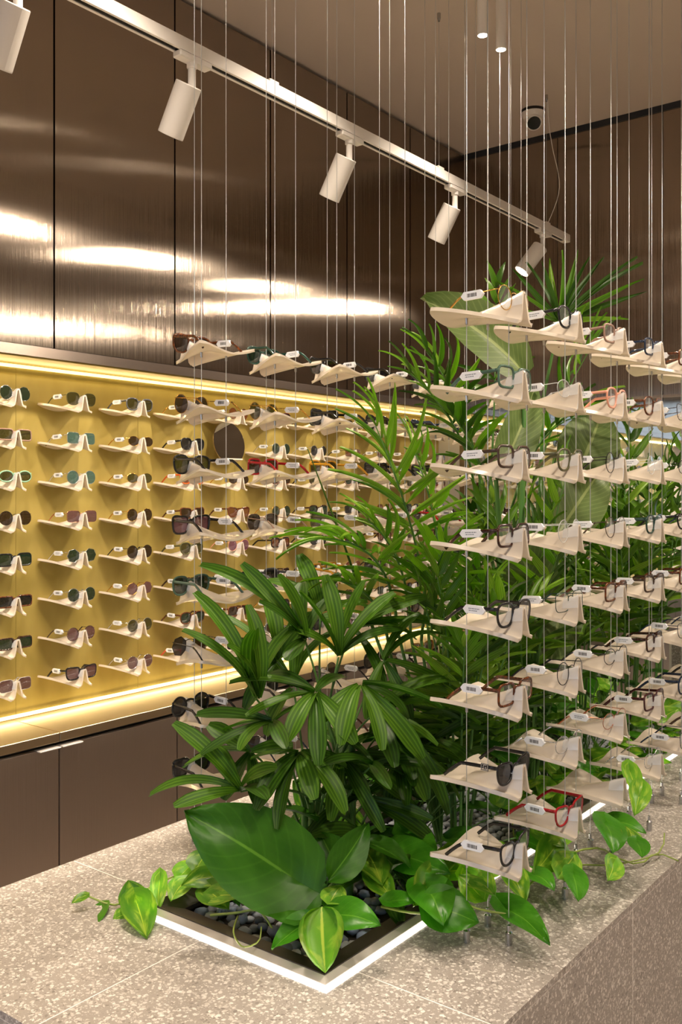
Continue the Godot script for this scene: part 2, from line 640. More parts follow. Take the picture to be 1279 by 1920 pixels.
func tag_mesh() -> ArrayMesh:
	# a folded slip with pointed ends, 34 mm long
	var st := new_st()
	st.set_smooth_group(-1)
	var o := [Vector2(-0.0225, 0), Vector2(-0.0165, 0.0072), Vector2(0.0165, 0.0072), Vector2(0.0225, 0), Vector2(0.0165, -0.0072), Vector2(-0.0165, -0.0072)]
	for z in [0.0016, -0.0046]:
		for i in range(1, 5):
			for p in ([o[0], o[i], o[i + 1]] if z > 0 else [o[0], o[i + 1], o[i]]):
				st.set_uv(Vector2(p.x / 0.045 + 0.5, 0.5 - p.y / 0.0144))
				st.add_vertex(Vector3(p.x, p.y, z))
	for i in 6:
		var a: Vector2 = o[i]
		var b: Vector2 = o[(i + 1) % 6]
		for p in [Vector3(a.x, a.y, 0.0016), Vector3(b.x, b.y, -0.0046), Vector3(b.x, b.y, 0.0016), Vector3(a.x, a.y, 0.0016), Vector3(a.x, a.y, -0.0046), Vector3(b.x, b.y, -0.0046)]:
			st.set_uv(Vector2(0.02, 0.5))
			st.add_vertex(p)
	return done(st)

func tag_tex(bars: bool) -> ImageTexture:
	var im := Image.create(128, 40, false, Image.FORMAT_RGB8)
	im.fill(Color(0.9, 0.91, 0.93))
	var r := RandomNumberGenerator.new()
	r.seed = 3
	if bars:
		var x := 36
		while x < 92:
			var w := r.randi_range(1, 4)
			im.fill_rect(Rect2i(x, 11, w, 18), Color(0.12, 0.12, 0.14))
			x += w + r.randi_range(1, 4)
	else:
		for row in [13, 23]:
			var x := 34
			while x < (94 if row == 13 else 84):
				var w := r.randi_range(2, 6)
				im.fill_rect(Rect2i(x, row, w, 5), Color(0.4, 0.44, 0.5))
				x += w + 2
	return ImageTexture.create_from_image(im)

# ------------------------------------------------------------------ leaves
var leaf_meshes := {}

# a leaf from (0,0,0) to (1,0,0), one unit wide in z, arched by "arch"
func leaf_mesh(kind: String, arch: float) -> ArrayMesh:
	var key := "%s %.2f" % [kind, arch]
	if leaf_meshes.has(key): return leaf_meshes[key]
	var nu := 10
	var nv := 2 if kind == "blade" else 10 if kind == "strap" else 8
	var f := func(u: float, v: float) -> Vector3:
		var z := v - 0.5
		var w := 1.0
		var x := u
		var y := arch * 4.0 * u * (1.0 - u)
		match kind:
			"strap":  # blunt tip
				w = pow(sin(PI * clampf(u * 0.62 + 0.06, 0, 1)), 0.8) if u < 0.75 else lerpf(0.985, 0.42, pow((u - 0.75) / 0.25, 1.6))
				y += 0.05 * absf(z) * 2.0 * (1.0 - u * 0.4) + (0.010 if int(roundf(v * 10.0)) % 2 == 0 else 0.0) * (1.0 - 0.5 * u)
			"blade":  # long point
				w = pow(minf(u * 5.0 + 0.12, 1.0), 0.8) * pow(1.0 - pow(u, 2.2), 0.9) + 0.01
				y += 0.035 * absf(z) * 2.0
			"heart":
				w = pow(sin(PI * pow(clampf(u, 0, 1), 0.62)), 0.75) * (1.0 if u < 0.5 else lerpf(1.0, 0.92, (u - 0.5) * 2.0)) + 0.004
				x = u - 0.20 * pow(1.0 - u, 3.0) * absf(z) * 2.0 * 1.6
				y += 0.10 * absf(z) * 2.0 * (1.0 - u) - 0.03 * cos(z * 9.0 + u * 7.0) * u
			"paddle":
				w = pow(sin(PI * pow(clampf(u * 0.97 + 0.02, 0, 1), 0.8)), 0.62)
				y += 0.07 * absf(z) * 2.0 + 0.008 * sin(u * 40.0) * absf(z)
			"spear":
				w = pow(sin(PI * pow(clampf(u, 0, 1), 0.75)), 0.85) + 0.004
				y += 0.12 * absf(z) * 2.0 * (1.0 - u * 0.5) + 0.012 * sin(u * 16.0) * absf(z)
			"rolled":
				w = pow(sin(PI * pow(clampf(u, 0, 1), 0.85)), 0.7) + 0.03
				return Vector3(x, y + 0.16 * w * (1.0 - cos(z * 4.6)), 0.5 * w * sin(z * 4.6))
		return Vector3(x, y, z * w)
	var st := new_st()
	st.set_smooth_group(0)
	sheet(st, nu, nv, f)
	leaf_meshes[key] = smooth_done(st)
	return leaf_meshes[key]

func leaf(parent: Node3D, called: String, kind: String, arch: float, a: Vector3, b: Vector3, width: float, m: Material, twist := 0.0, up := Vector3.UP) -> MeshInstance3D:
	var d := b - a
	var x := d.normalized()
	var y := (up - x * up.dot(x))
	if y.length() < 0.05: y = Vector3.RIGHT - x * x.x
	y = y.normalized().rotated(x, twist)
	var z := x.cross(y)
	return part(called, leaf_mesh(kind, arch), m, parent, Transform3D(Basis(d, y * d.length(), z * width), a))

func bez(a: Vector3, c: Vector3, b: Vector3, t: float) -> Vector3:
	return a.lerp(c, t).lerp(c.lerp(b, t), t)

func stalk(parent: Node3D, called: String, pts: Array, r: float, m: Material, taper := 0.6, sides := 6) -> MeshInstance3D:
	var st := new_st()
	tube(st, pts, r, sides, taper)
	return part(called, smooth_done(st), m, parent)

# fan frond of the lady palm: a petiole from the crown to the hub, straps from the hub to the tips
func fan(root: Node3D, from: Vector3, hub: Vector3, tips: Array, width: float, m: Array) -> void:
	var o := root.position
	var c := from.lerp(hub, 0.55) + Vector3(0, 0.06, 0)
	var pts := []
	for i in 7: pts.append(bez(from, c, hub, i / 6.0) - o)
	var fr := stalk(root, "frond", pts, 0.0030, mats["stem"], 0.7)
	for tip in tips:
		var arch: float = [0.06, 0.10, 0.15][rng.randi() % 3]
		var start: Vector3 = hub + (tip - hub) * 0.02
		leaf(fr, "leaflet", "strap", arch, start - o, tip - o, width * rng.randf_range(0.85, 1.15), m[rng.randi() % m.size()], rng.randf_range(-0.45, 0.45), Vector3(0.25, 1, 0.35))

# feather frond: a curved midrib with narrow blades on both sides
func feather(root: Node3D, a: Vector3, c: Vector3, b: Vector3, n: int, length: float, width: float, m: Array, from := 0.35, spread := 0.9, droop := 0.25) -> void:
	var o := root.position
	var pts := []
	for i in 11: pts.append(bez(a, c, b, i / 10.0) - o)
	var fr := stalk(root, "frond", pts, 0.0042, mats["stem"], 0.3)
	for i in n:
		var t := lerpf(from, 1.0, float(i) / (n - 1))
		var p := bez(a, c, b, t)
		var d := (bez(a, c, b, minf(t + 0.02, 1.02)) - bez(a, c, b, t - 0.02)).normalized()
		var side := d.cross(Vector3.UP)
		side = side.normalized() if side.length() > 0.1 else Vector3.RIGHT
		var nrm := side.cross(d)
		for s in [-1.0, 1.0]:
			var k := lerpf(spread, spread * 0.35, (t - from) / (1.0 - from))
			var dir: Vector3 = (d * (1.15 - k) + side * s * k + nrm * rng.randf_range(0.0, 0.3) + Vector3(rng.randf_range(-0.1, 0.1), rng.randf_range(-0.1, 0.1), rng.randf_range(-0.1, 0.1))).normalized()
			var l := length * (0.62 + 0.38 * sin(PI * (t - from) / (1.0 - from) * 0.85 + 0.35)) * rng.randf_range(0.85, 1.12)
			var tip := p + dir * l + Vector3.DOWN * droop * l * rng.randf_range(0.5, 1.3)
			leaf(fr, "leaflet", "blade", 0.07 if rng.randf() < 0.5 else 0.13, p - o, tip - o, width * rng.randf_range(0.8, 1.2), m[rng.randi() % m.size()], rng.randf_range(-0.5, 0.5), nrm + Vector3.UP * 0.3)

func heart(root: Node3D, stem_at: Vector3, tip: Vector3, width: float, m: Material, up := Vector3.UP, kind := "heart") -> void:
	leaf(root, "leaf", kind, rng.randf_range(0.02, 0.10), stem_at - root.position, tip - root.position, width, m, rng.randf_range(-0.25, 0.25), up)

# ------------------------------------------------------------------ the scene
func _ready() -> void:
	rng.seed = 20240
	setup_view()
	make_materials()
	build_room()
	build_left_wall()
	build_back_wall()
	build_counter()
	build_planter()
	build_lamps()
	build_wall_trays()
	build_hanging()
	build_plants()
	build_small()

func setup_view() -> void:
	var cam := Camera3D.new()
	cam.name = "camera"
	cam.projection = Camera3D.PROJECTION_FRUSTUM
	cam.near = 0.05
	cam.far = 60.0
	cam.size = 2.0 * 0.05 * 960.0 / FOCAL
	cam.frustum_offset = Vector2(0, -40.0 / FOCAL * 0.05)
	cam.position = EYE
	cam.rotation.y = YAW
	add_child(cam)
	cam.current = true
	var we := WorldEnvironment.new()
	we.name = "environment"
	var e := Environment.new()
	e.background_mode = Environment.BG_SKY
	var sky := Sky.new()
	var sm := ProceduralSkyMaterial.new()
	sm.sky_top_color = Color(0.55, 0.68, 0.86)
	sm.sky_horizon_color = Color(0.82, 0.88, 0.95)
	sm.ground_bottom_color = Color(0.42, 0.42, 0.42)
	sm.ground_horizon_color = Color(0.6, 0.62, 0.64)
	sm.energy_multiplier = 1.0
	sky.sky_material = sm
	e.sky = sky
	e.background_energy_multiplier = 3.6
	e.tonemap_mode = Environment.TONE_MAPPER_LINEAR
	e.tonemap_exposure = 0.92
	e.sdfgi_enabled = true
	e.ssao_enabled = true
	e.ssil_enabled = true
	we.environment = e
	add_child(we)

func strip_light(called: String, at: Vector3, look: Vector3, along: Vector3, length: float, width: float, c: Color, energy: float, parent: Node = null) -> void:
	var l := AreaLight3D.new()
	l.name = called
	var z := -look.normalized()
	var x := along.normalized()
	var b := Basis(x, z.cross(x), z)
	l.transform = Transform3D(b, at)
	l.area_size = Vector2(length, width)
	l.area_normalize_energy = true
	l.light_color = c
	l.light_energy = energy
	l.shadow_enabled = true
	l.area_range = 12.0
	(parent if parent else self).add_child(l, true)

func make_materials() -> void:
	brushed("metal", hexc("a99d90"), 0.17, 1.0)
	brushed("metal_low", hexc("a4978d"), 0.5, 0.8)
	mat("metal_edge", hexc("a3968c"), 0.25, 1.0)
	mat("ledge", hexc("a8977e"), 0.32, 1.0)
	mat("dark_gap", hexc("1c1a1a"), 0.7)
	mat("dark_trim", hexc("23282e"), 0.5)
	mat("steel", hexc("b9bbbd"), 0.25, 1.0)
	mat("wire", hexc("c9cbcc"), 0.35, 0.7)
	mat("mirror", hexc("d8dedc"), 0.02, 1.0)
	var gold := mat("gold_panel", Color.WHITE, 0.42, 0.35)
	gold.albedo_texture = noise_tex(0.012, hexc("a8944a"), hexc("b8a55c"), 256, 3.0, 3)
	gold.uv1_triplanar = true
	gold.uv1_world_triplanar = true
	gold.uv1_scale = Vector3.ONE * 0.8
	var ceil := mat("ceiling", hexc("cdc0b5"), 0.9)
	mat("plaster", hexc("d0c4b8"), 0.9)
	mat("floor", hexc("b8aca0"), 0.5)
	mat("white_paint", hexc("f3efea"), 0.4)
	mat("black_plastic", hexc("0c0c0d"), 0.25)
	mat("bronze", hexc("2c2520"), 0.42, 0.4)
	mat("aluminium", hexc("c9c4be"), 0.42, 0.45)
	mat("grout", hexc("ece6de"), 0.85)
	mat("soil", hexc("2a241f"), 0.95)
	var tz := mat("terrazzo", Color.WHITE, 0.42)
	tz.albedo_texture = terrazzo_tex(hexc("979089"), hexc("dcd7d0"), hexc("736d67"))
	tz.uv1_triplanar = true
	tz.uv1_world_triplanar = true
	tz.uv1_scale = Vector3.ONE * 1.7
	tz.uv1_triplanar_sharpness = 20.0
	var tr := mat("tray", hexc("d3c9ba"), 0.24)
	tr.clearcoat_enabled = true
	tr.clearcoat = 0.5
	tr.clearcoat_roughness = 0.12
	tr.backlight_enabled = true
	tr.backlight = Color(0.66, 0.63, 0.58)
	var cap := mat("cap", Color(0.93, 0.95, 0.97, 0.35), 0.12)
	cap.transparency = BaseMaterial3D.TRANSPARENCY_ALPHA
	var tb := mat("tag_bars", Color.WHITE, 0.5)
	tb.albedo_texture = tag_tex(true)
	var tl := mat("tag_lines", Color.WHITE, 0.5)
	tl.albedo_texture = tag_tex(false)
	glow("led_warm", Color(1.0, 0.9, 0.62), 2.4)
	glow("led_white", Color(1.0, 0.95, 0.88), 1.9)
	glow("lamp_face", Color(1.0, 0.93, 0.84), 6.0)
	glow("pendant_face", Color(1.0, 0.93, 0.84), 30.0)
	mat("stem", hexc("4d7a34"), 0.45)
	mat("vine", hexc("8fa24a"), 0.45)
	leaf_mat("palm_dark", "24440c", "567f22", "strap", Color(0.45, 0.62, 0.16), 0.4)
	leaf_mat("palm_mid", "365e10", "74982c", "strap", Color(0.5, 0.68, 0.18), 0.42)
	leaf_mat("areca_a", "446c16", "76982e", "strap", Color(0.55, 0.72, 0.18), 0.36)
	leaf_mat("areca_b", "60881e", "9cb840", "strap", Color(0.6, 0.76, 0.2), 0.38)
	leaf_mat("areca_c", "284810", "527424", "strap", Color(0.45, 0.6, 0.16), 0.36)
	leaf_mat("bird_leaf", "4c6030", "8c9a62", "vein", Color(0.24, 0.3, 0.1), 0.4)
	leaf_mat("philo", "27560e", "649430", "plain", Color(0.4, 0.62, 0.12), 0.33)
	leaf_mat("pothos", "437a18", "b8c844", "variegated", Color(0.6, 0.78, 0.12), 0.3)
	leaf_mat("pothos_lime", "5c9c2a", "d2dc5c", "variegated", Color(0.7, 0.85, 0.15), 0.3)
	leaf_mat("pothos_plain", "357414", "72a836", "plain", Color(0.5, 0.72, 0.12), 0.28)
	m_shell = tray_shell()
	m_cap = tray_cap()
	m_clamp = turned([Vector2(0.0, -0.006), Vector2(0.0028, -0.006), Vector2(0.0028, 0.006), Vector2(0.0, 0.006)], 8)
	m_tag = tag_mesh()

func build_room() -> void:
	struct("floor", box(Vector3(-3.0, -0.1, -4.6), Vector3(2.6, 0.0, 3.2)), mats["floor"], "grey stone floor of the shop", "floor")
	var ceil := struct("ceiling", box(Vector3(-3.0, CEIL, -4.6), Vector3(2.6, CEIL + 0.12, 3.2)), mats["ceiling"], "beige painted ceiling above the hanging cables", "ceiling")
	# an access hatch set in the ceiling, only its thin joint shows
	var st := new_st()
	var h0 := Vector3(-0.55, CEIL - 0.0015, -3.05)
	var j := 0.004
	bx(st, h0, h0 + Vector3(0.62, 0.004, j))
	bx(st, h0 + Vector3(0, 0, -0.62), h0 + Vector3(0.62, 0.004, -0.62 + j))
	bx(st, h0 + Vector3(0, 0, -0.62), h0 + Vector3(j, 0.004, 0))
	bx(st, h0 + Vector3(0.62 - j, 0, -0.62), h0 + Vector3(0.62, 0.004, 0))
	part("hatch_joint", done(st), mats["dark_gap"], ceil)
	struct("wall_right", box(Vector3(2.45, 0, -4.6), Vector3(2.6, CEIL, 3.2)), mats["plaster"], "plain beige wall opposite the niche", "wall")
	# street front behind the photographer: wall with a wide glazed opening
	st = new_st()
	bx(st, Vector3(-3.0, 0, 3.0), Vector3(-2.2, CEIL, 3.2))
	bx(st, Vector3(2.0, 0, 3.0), Vector3(2.6, CEIL, 3.2))
	bx(st, Vector3(-2.2, 2.75, 3.0), Vector3(2.0, CEIL, 3.2))
	bx(st, Vector3(-2.2, 0, 3.0), Vector3(2.0, 0.25, 3.2))
	struct("wall_front", done(st), mats["plaster"], "beige wall around the street window", "wall")
	st = new_st()
	for x in [-2.2, -0.82, 0.56, 1.95]:
		bx(st, Vector3(x, 0.25, 3.06), Vector3(x + 0.05, 2.75, 3.12))
	bx(st, Vector3(-2.2, 0.25, 3.06), Vector3(2.0, 0.30, 3.12))
	bx(st, Vector3(-2.2, 2.70, 3.06), Vector3(2.0, 2.75, 3.12))
	var w := struct("window_1", done(st), mats["dark_trim"], "wide shop window with dark frame", "window")
	var glass := mat("pane", Color(1, 1, 1, 0.04), 0.0)
	glass.transparency = BaseMaterial3D.TRANSPARENCY_ALPHA
	for x in [-2.15, -0.77, 0.61]:
		part("pane", box(Vector3(x, 0.30, 3.088), Vector3(x + 1.33, 2.70, 3.092)), glass, w)

# a flat panel facing +x or +z, its grain upright: own uv so that the brushing runs up
func metal_panel(lo: Vector3, hi: Vector3) -> ArrayMesh:
	return bevel_uv(lo, hi)

func bevel_uv(lo: Vector3, hi: Vector3) -> ArrayMesh:
	var st := new_st()
	bx(st, lo, hi)
	st.generate_normals()
	st.generate_tangents()
	return st.commit()

# a slightly uneven sheet-metal face in front of a box, grain upright; face along +x
func sheet_face(x: float, y0: float, y1: float, z0: float, z1: float, seed_: int, along_z: bool) -> ArrayMesh:
	var n := FastNoiseLite.new()
	n.seed = seed_
	n.frequency = 0.5
	var st := new_st()
	st.set_smooth_group(0)
	var g := func(u: float, v: float) -> Vector3:
		var y := lerpf(y0, y1, v)
		var t := lerpf(z0, z1, u)
		var d := 0.0011 * n.get_noise_2d(t * 1.6, y * 1.3) * sin(PI * u) * 4.0 * minf(v, 1.0 - v) * 2.0
		return Vector3(x + d, y, t) if along_z else Vector3(t, y, x + d)
	sheet(st, 10, 16, g, not along_z)
	st.index()
	st.generate_normals()
	st.generate_tangents()
	return st.commit()

func build_left_wall() -> void:
	var wall := struct("wall_left", box(Vector3(-3.0, 0, -4.6), Vector3(NICHE_X - 0.012, CEIL, 3.2)), mats["plaster"], "shop wall carrying the metal cabinets and gold niche", "wall")
	# gold lining of the niche, in panels
	var z := -0.75
	while z > BACK_Z + 0.05:
		var z2 := maxf(z - 0.506, BACK_Z + 0.002)
		part("gold_panel", box(Vector3(NICHE_X - 0.011, NICHE_BOT, z2 + 0.001), Vector3(NICHE_X, NICHE_TOP + 0.03, z)), mats["gold_panel"], wall)
		z -= 0.506
	# upper cabinets
	var joints := [-0.274, -0.78, -1.284, -1.790, -2.297, -2.808, -3.315, -3.822, BACK_Z + 0.004]
	for i in joints.size() - 1:
		var a: float = joints[i] - 0.0035
		var b: float = joints[i + 1] + 0.0035
		var t := thing("wall_cabinet", "tall bronze brushed metal cabinet door, %s upper cabinet from the corner" % ORD[joints.size() - 2 - i], "cabinet", Vector3(NICHE_X, NICHE_TOP, (a + b) / 2), "tall metal wall cabinets above the niche")
		var o := t.position
		part("body", box(Vector3(NICHE_X - 0.01, NICHE_TOP + 0.034, b) - o, Vector3(UPPER_X - 0.02, CEIL - 0.002, a) - o), mats["dark_gap"], t)
		var door := part("door", box(Vector3(UPPER_X - 0.02, NICHE_TOP + 0.034, b) - o, Vector3(UPPER_X - 0.0016, CEIL - 0.016, a) - o), mats["metal_edge"], t)
		part("metal_face", sheet_face(UPPER_X - o.x, NICHE_TOP + 0.034 - o.y, CEIL - 0.016 - o.y, a - o.z, b - o.z, 40 + i, true), mats["metal"], door)
	var tr := struct("trim_1", box(Vector3(NICHE_X - 0.005, NICHE_TOP, -4.345), Vector3(UPPER_X + 0.004, NICHE_TOP + 0.032, -0.2)), mats["metal_edge"], "steel edge band under the tall cabinets", "trim")
	part("soffit", box(Vector3(NICHE_X, NICHE_TOP - 0.004, -4.345), Vector3(UPPER_X - 0.008, NICHE_TOP, -0.2)), mats["gold_panel"], tr)
	# base cabinets and ledge
	var lower := [-0.30, -0.78, -1.261, -1.741, -2.222, -2.703, -3.184, -3.665, BACK_Z + 0.004]
	for i in lower.size() - 1:
		var a: float = lower[i] - 0.003
		var b: float = lower[i + 1] + 0.003
		var t := thing("base_cabinet", "taupe metal base cabinet under the ledge, %s base cabinet from the corner" % ORD[lower.size() - 2 - i], "cabinet", Vector3(NICHE_X, 0, (a + b) / 2), "base cabinets under the gold niche")
		var o := t.position
		part("body", box(Vector3(NICHE_X - 0.01, 0.0, b) - o, Vector3(LOWER_X - 0.03, NICHE_BOT - 0.032, a) - o), mats["dark_gap"], t)
		var door := part("door", bevel_uv(Vector3(LOWER_X - 0.024, 0.08, b) - o, Vector3(LOWER_X - 0.002, NICHE_BOT - 0.042, a) - o), mats["metal_low"], t)
		var at_far := i % 2 == 0
		var hz := (b if at_far else a) - o.z
		var dz := 0.075 * (1 if at_far else -1)
		part("handle", bevel_box(Vector3(LOWER_X - 0.02 - o.x, NICHE_BOT - 0.045, minf(hz, hz + dz)), Vector3(LOWER_X + 0.014 - o.x, NICHE_BOT - 0.041, maxf(hz, hz + dz)), 0.001), mats["aluminium"], door)
	var ledge := thing("niche_ledge", "brushed brass-coloured metal ledge along the bottom of the gold niche", "ledge", Vector3(NICHE_X, NICHE_BOT, -2.3))
	var lz := [-0.25, -1.741, -2.703, -3.665, BACK_Z + 0.004]
	for i in 4:
		part("plate", bevel_box(Vector3(NICHE_X - 0.005, NICHE_BOT - 0.028, lz[i + 1] + 0.0008) - ledge.position, Vector3(LOWER_X + 0.002, NICHE_BOT, lz[i] - 0.0008) - ledge.position, 0.0015), mats["ledge"], ledge)
	# light strips
	for k in 2:
		var y := NICHE_TOP - 0.012 if k == 0 else NICHE_BOT + 0.008
		var t := thing("led_strip", "warm glowing light strip along the %s edge of the gold niche" % ("upper" if k == 0 else "lower"), "light strip", Vector3(NICHE_X + 0.012, y, -2.4))
		part("diffuser", bevel_box(Vector3(-0.011, -0.005, -1.94), Vector3(0.002, 0.005, 1.9), 0.002), mats["led_warm"], t)
		var look := Vector3(0.9, -1, 0) if k == 0 else Vector3(0.9, 1, 0)
		strip_light("niche_glow", Vector3(0.0035, -0.0065 if k == 0 else 0.0065, 0), look, Vector3.BACK, 3.8, 0.008, Color(1.0, 0.88, 0.62), 0.42, t)

func build_back_wall() -> void:
	var wall := struct("wall_back", box(Vector3(-3.0, 0, BACK_Z - 0.25), Vector3(2.6, CEIL, BACK_Z - 0.014)), mats["plaster"], "end wall behind the planted counter", "wall")
	var bottom := 2.044
	# metal panels above
	var xs := [UPPER_X + 0.006, -2.007, -1.484, -0.96, -0.44, 0.08, 0.6, 1.12, 1.64, 2.16, 2.45]
	for i in xs.size() - 1:
		var a: float = xs[i] + 0.003
		var b: float = xs[i + 1] - 0.003
		var p := part("metal_panel", box(Vector3(a, bottom, BACK_Z - 0.013), Vector3(b, CEIL - 0.03, BACK_Z - 0.0016)), mats["metal_edge"], wall)
		part("metal_face", sheet_face(BACK_Z, bottom, CEIL - 0.03, a, b, 80 + i, false), mats["metal"], p)
		# mirror below
		part("mirror_backing", box(Vector3(a - 0.002, 0.0, BACK_Z - 0.013), Vector3(b + 0.002, bottom - 0.012, BACK_Z - 0.007)), mats["dark_gap"], wall)
	var mir := thing("wall_mirror", "tall mirror panels on the end wall behind the plants", "mirror", Vector3(-1.0, 0, BACK_Z))
	for i in xs.size() - 1:
		part("mirror_panel", box(Vector3(xs[i] + 0.0015 + 1.0, 0.02, -0.006), Vector3(xs[i + 1] - 0.0015 + 1.0, bottom - 0.012, 0.0)), mats["mirror"], mir)
	struct("trim_2", box(Vector3(UPPER_X + 0.006, bottom - 0.012, BACK_Z - 0.01), Vector3(2.45, bottom, BACK_Z + 0.004)), mats["metal_edge"], "thin steel strip between metal panels and mirror", "trim")
	struct("trim_3", box(Vector3(UPPER_X - 0.02, CEIL - 0.030, BACK_Z - 0.012), Vector3(2.45, CEIL, BACK_Z + 0.006)), mats["dark_trim"], "dark joint between end wall and ceiling", "trim")
	# niche end cheek and corner post
	struct("wall_niche_end", box(Vector3(NICHE_X - 0.01, NICHE_BOT, BACK_Z - 0.013), Vector3(UPPER_X - 0.03, NICHE_TOP, BACK_Z)), mats["aluminium"], "pale metal end cheek of the gold niche", "wall")
	struct("trim_4", bevel_box(Vector3(UPPER_X - 0.03, 0.0, BACK_Z - 0.012), Vector3(UPPER_X + 0.005, CEIL - 0.03, BACK_Z + 0.012), 0.002), mats["metal_edge"], "slim steel post in the corner beside the mirror", "trim")

const CX0 := -1.70
const CX1 := -0.668
const CZ0 := -0.821
const CZ1 := -3.62
const PX0 := -1.396
const PX1 := -0.932
const PZ0 := -1.165
const PZ1 := -3.36

func build_counter() -> void:
	var c := thing("stone_counter", "long speckled stone-tiled display counter with the planter sunk into its top", "counter", Vector3((CX0 + CX1) / 2, 0, (CZ0 + CZ1) / 2))
	var o := c.position
	var st := new_st()
	var e := 0.0006
	var y1 := COUNTER - 0.0004
	bx(st, Vector3(CX0 + e, 0, CZ1 + e) - o, Vector3(PX0 - 0.002, y1, CZ0 - e) - o)
	bx(st, Vector3(PX1 + 0.002, 0, CZ1 + e) - o, Vector3(CX1 - e, y1, CZ0 - e) - o)
	bx(st, Vector3(PX0 - 0.002, 0, PZ0 + 0.002) - o, Vector3(PX1 + 0.002, y1, CZ0 - e) - o)
	bx(st, Vector3(PX0 - 0.002, 0, CZ1 + e) - o, Vector3(PX1 + 0.002, y1, PZ1 - 0.002) - o)
	part("core", done(st), mats["grout"], c)
	var g := 0.0015
	var zs := [CZ0, -1.25, -1.79, -2.33, -2.87, -3.41, CZ1]
	var add := func(poly: Array) -> void:
		var p := PackedVector2Array()
		for q in poly: p.append(Vector2(q.x - o.x, q.y - o.z))
		part("tile", slab(p, COUNTER - 0.012, COUNTER), mats["terrazzo"], c)
	add.call([Vector2(CX0, CZ0), Vector2(-1.22 - g, CZ0), Vector2(-1.22 - g, PZ0), Vector2(PX0, PZ0), Vector2(PX0, zs[1] + g), Vector2(CX0, zs[1] + g)])
	add.call([Vector2(-1.22 + g, CZ0), Vector2(CX1, CZ0), Vector2(CX1, zs[1] + g), Vector2(PX1, zs[1] + g), Vector2(PX1, PZ0), Vector2(-1.22 + g, PZ0)])
	for i in range(1, 6):
		var a: float = zs[i] - g
		var b: float = zs[i + 1] + g
		if i < 5:
			add.call([Vector2(CX0, a), Vector2(PX0, a), Vector2(PX0, b), Vector2(CX0, b)])
			add.call([Vector2(PX1, a), Vector2(CX1, a), Vector2(CX1, b), Vector2(PX1, b)])
		else:
			add.call([Vector2(CX0, a), Vector2(CX1, a), Vector2(CX1, b), Vector2(CX0, b)])
	add.call([Vector2(PX0, PZ1), Vector2(PX1, PZ1), Vector2(PX1, zs[5] + g), Vector2(PX0, zs[5] + g)])
	# faces
	var top := COUNTER - 0.0135
	for i in 6:
		for x in [[CX0, CX0 + 0.012], [CX1 - 0.012, CX1]]:
			part("tile", bevel_box(Vector3(x[0], 0.02, zs[i + 1] + g) - o, Vector3(x[1], top, zs[i] - g) - o, 0.0006), mats["terrazzo"], c)
	for z in [[CZ0 - 0.012, CZ0], [CZ1, CZ1 + 0.012]]:
		part("tile", bevel_box(Vector3(CX0 + 0.0135, 0.02, z[0]) - o, Vector3(-1.22 - g, top, z[1]) - o, 0.0006), mats["terrazzo"], c)
		part("tile", bevel_box(Vector3(-1.22 + g, 0.02, z[0]) - o, Vector3(CX1 - 0.0135, top, z[1]) - o, 0.0006), mats["terrazzo"], c)

# ring round the planter opening between two insets, at given heights
func ring(in0: float, y0: float, in1: float, y1: float, side: int) -> ArrayMesh:
	var st := new_st()
	st.set_smooth_group(-1)
	var c0 := [Vector3(PX0 + in0, y0, PZ0 - in0), Vector3(PX1 - in0, y0, PZ0 - in0), Vector3(PX1 - in0, y0, PZ1 + in0), Vector3(PX0 + in0, y0, PZ1 + in0)]
	var c1 := [Vector3(PX0 + in1, y1, PZ0 - in1), Vector3(PX1 - in1, y1, PZ0 - in1), Vector3(PX1 - in1, y1, PZ1 + in1), Vector3(PX0 + in1, y1, PZ1 + in1)]
	var k := (side + 1) % 4
	var d := Vector3(0, -0.012, 0)
	quad(st, c0[side], c1[side], c1[k], c0[k])
	quad(st, c0[side] + d, c0[k] + d, c1[k] + d, c1[side] + d)
	quad(st, c0[side] + d, c0[side], c0[k], c0[k] + d)
	quad(st, c1[side], c1[side] + d, c1[k] + d, c1[k])
	return done(st)

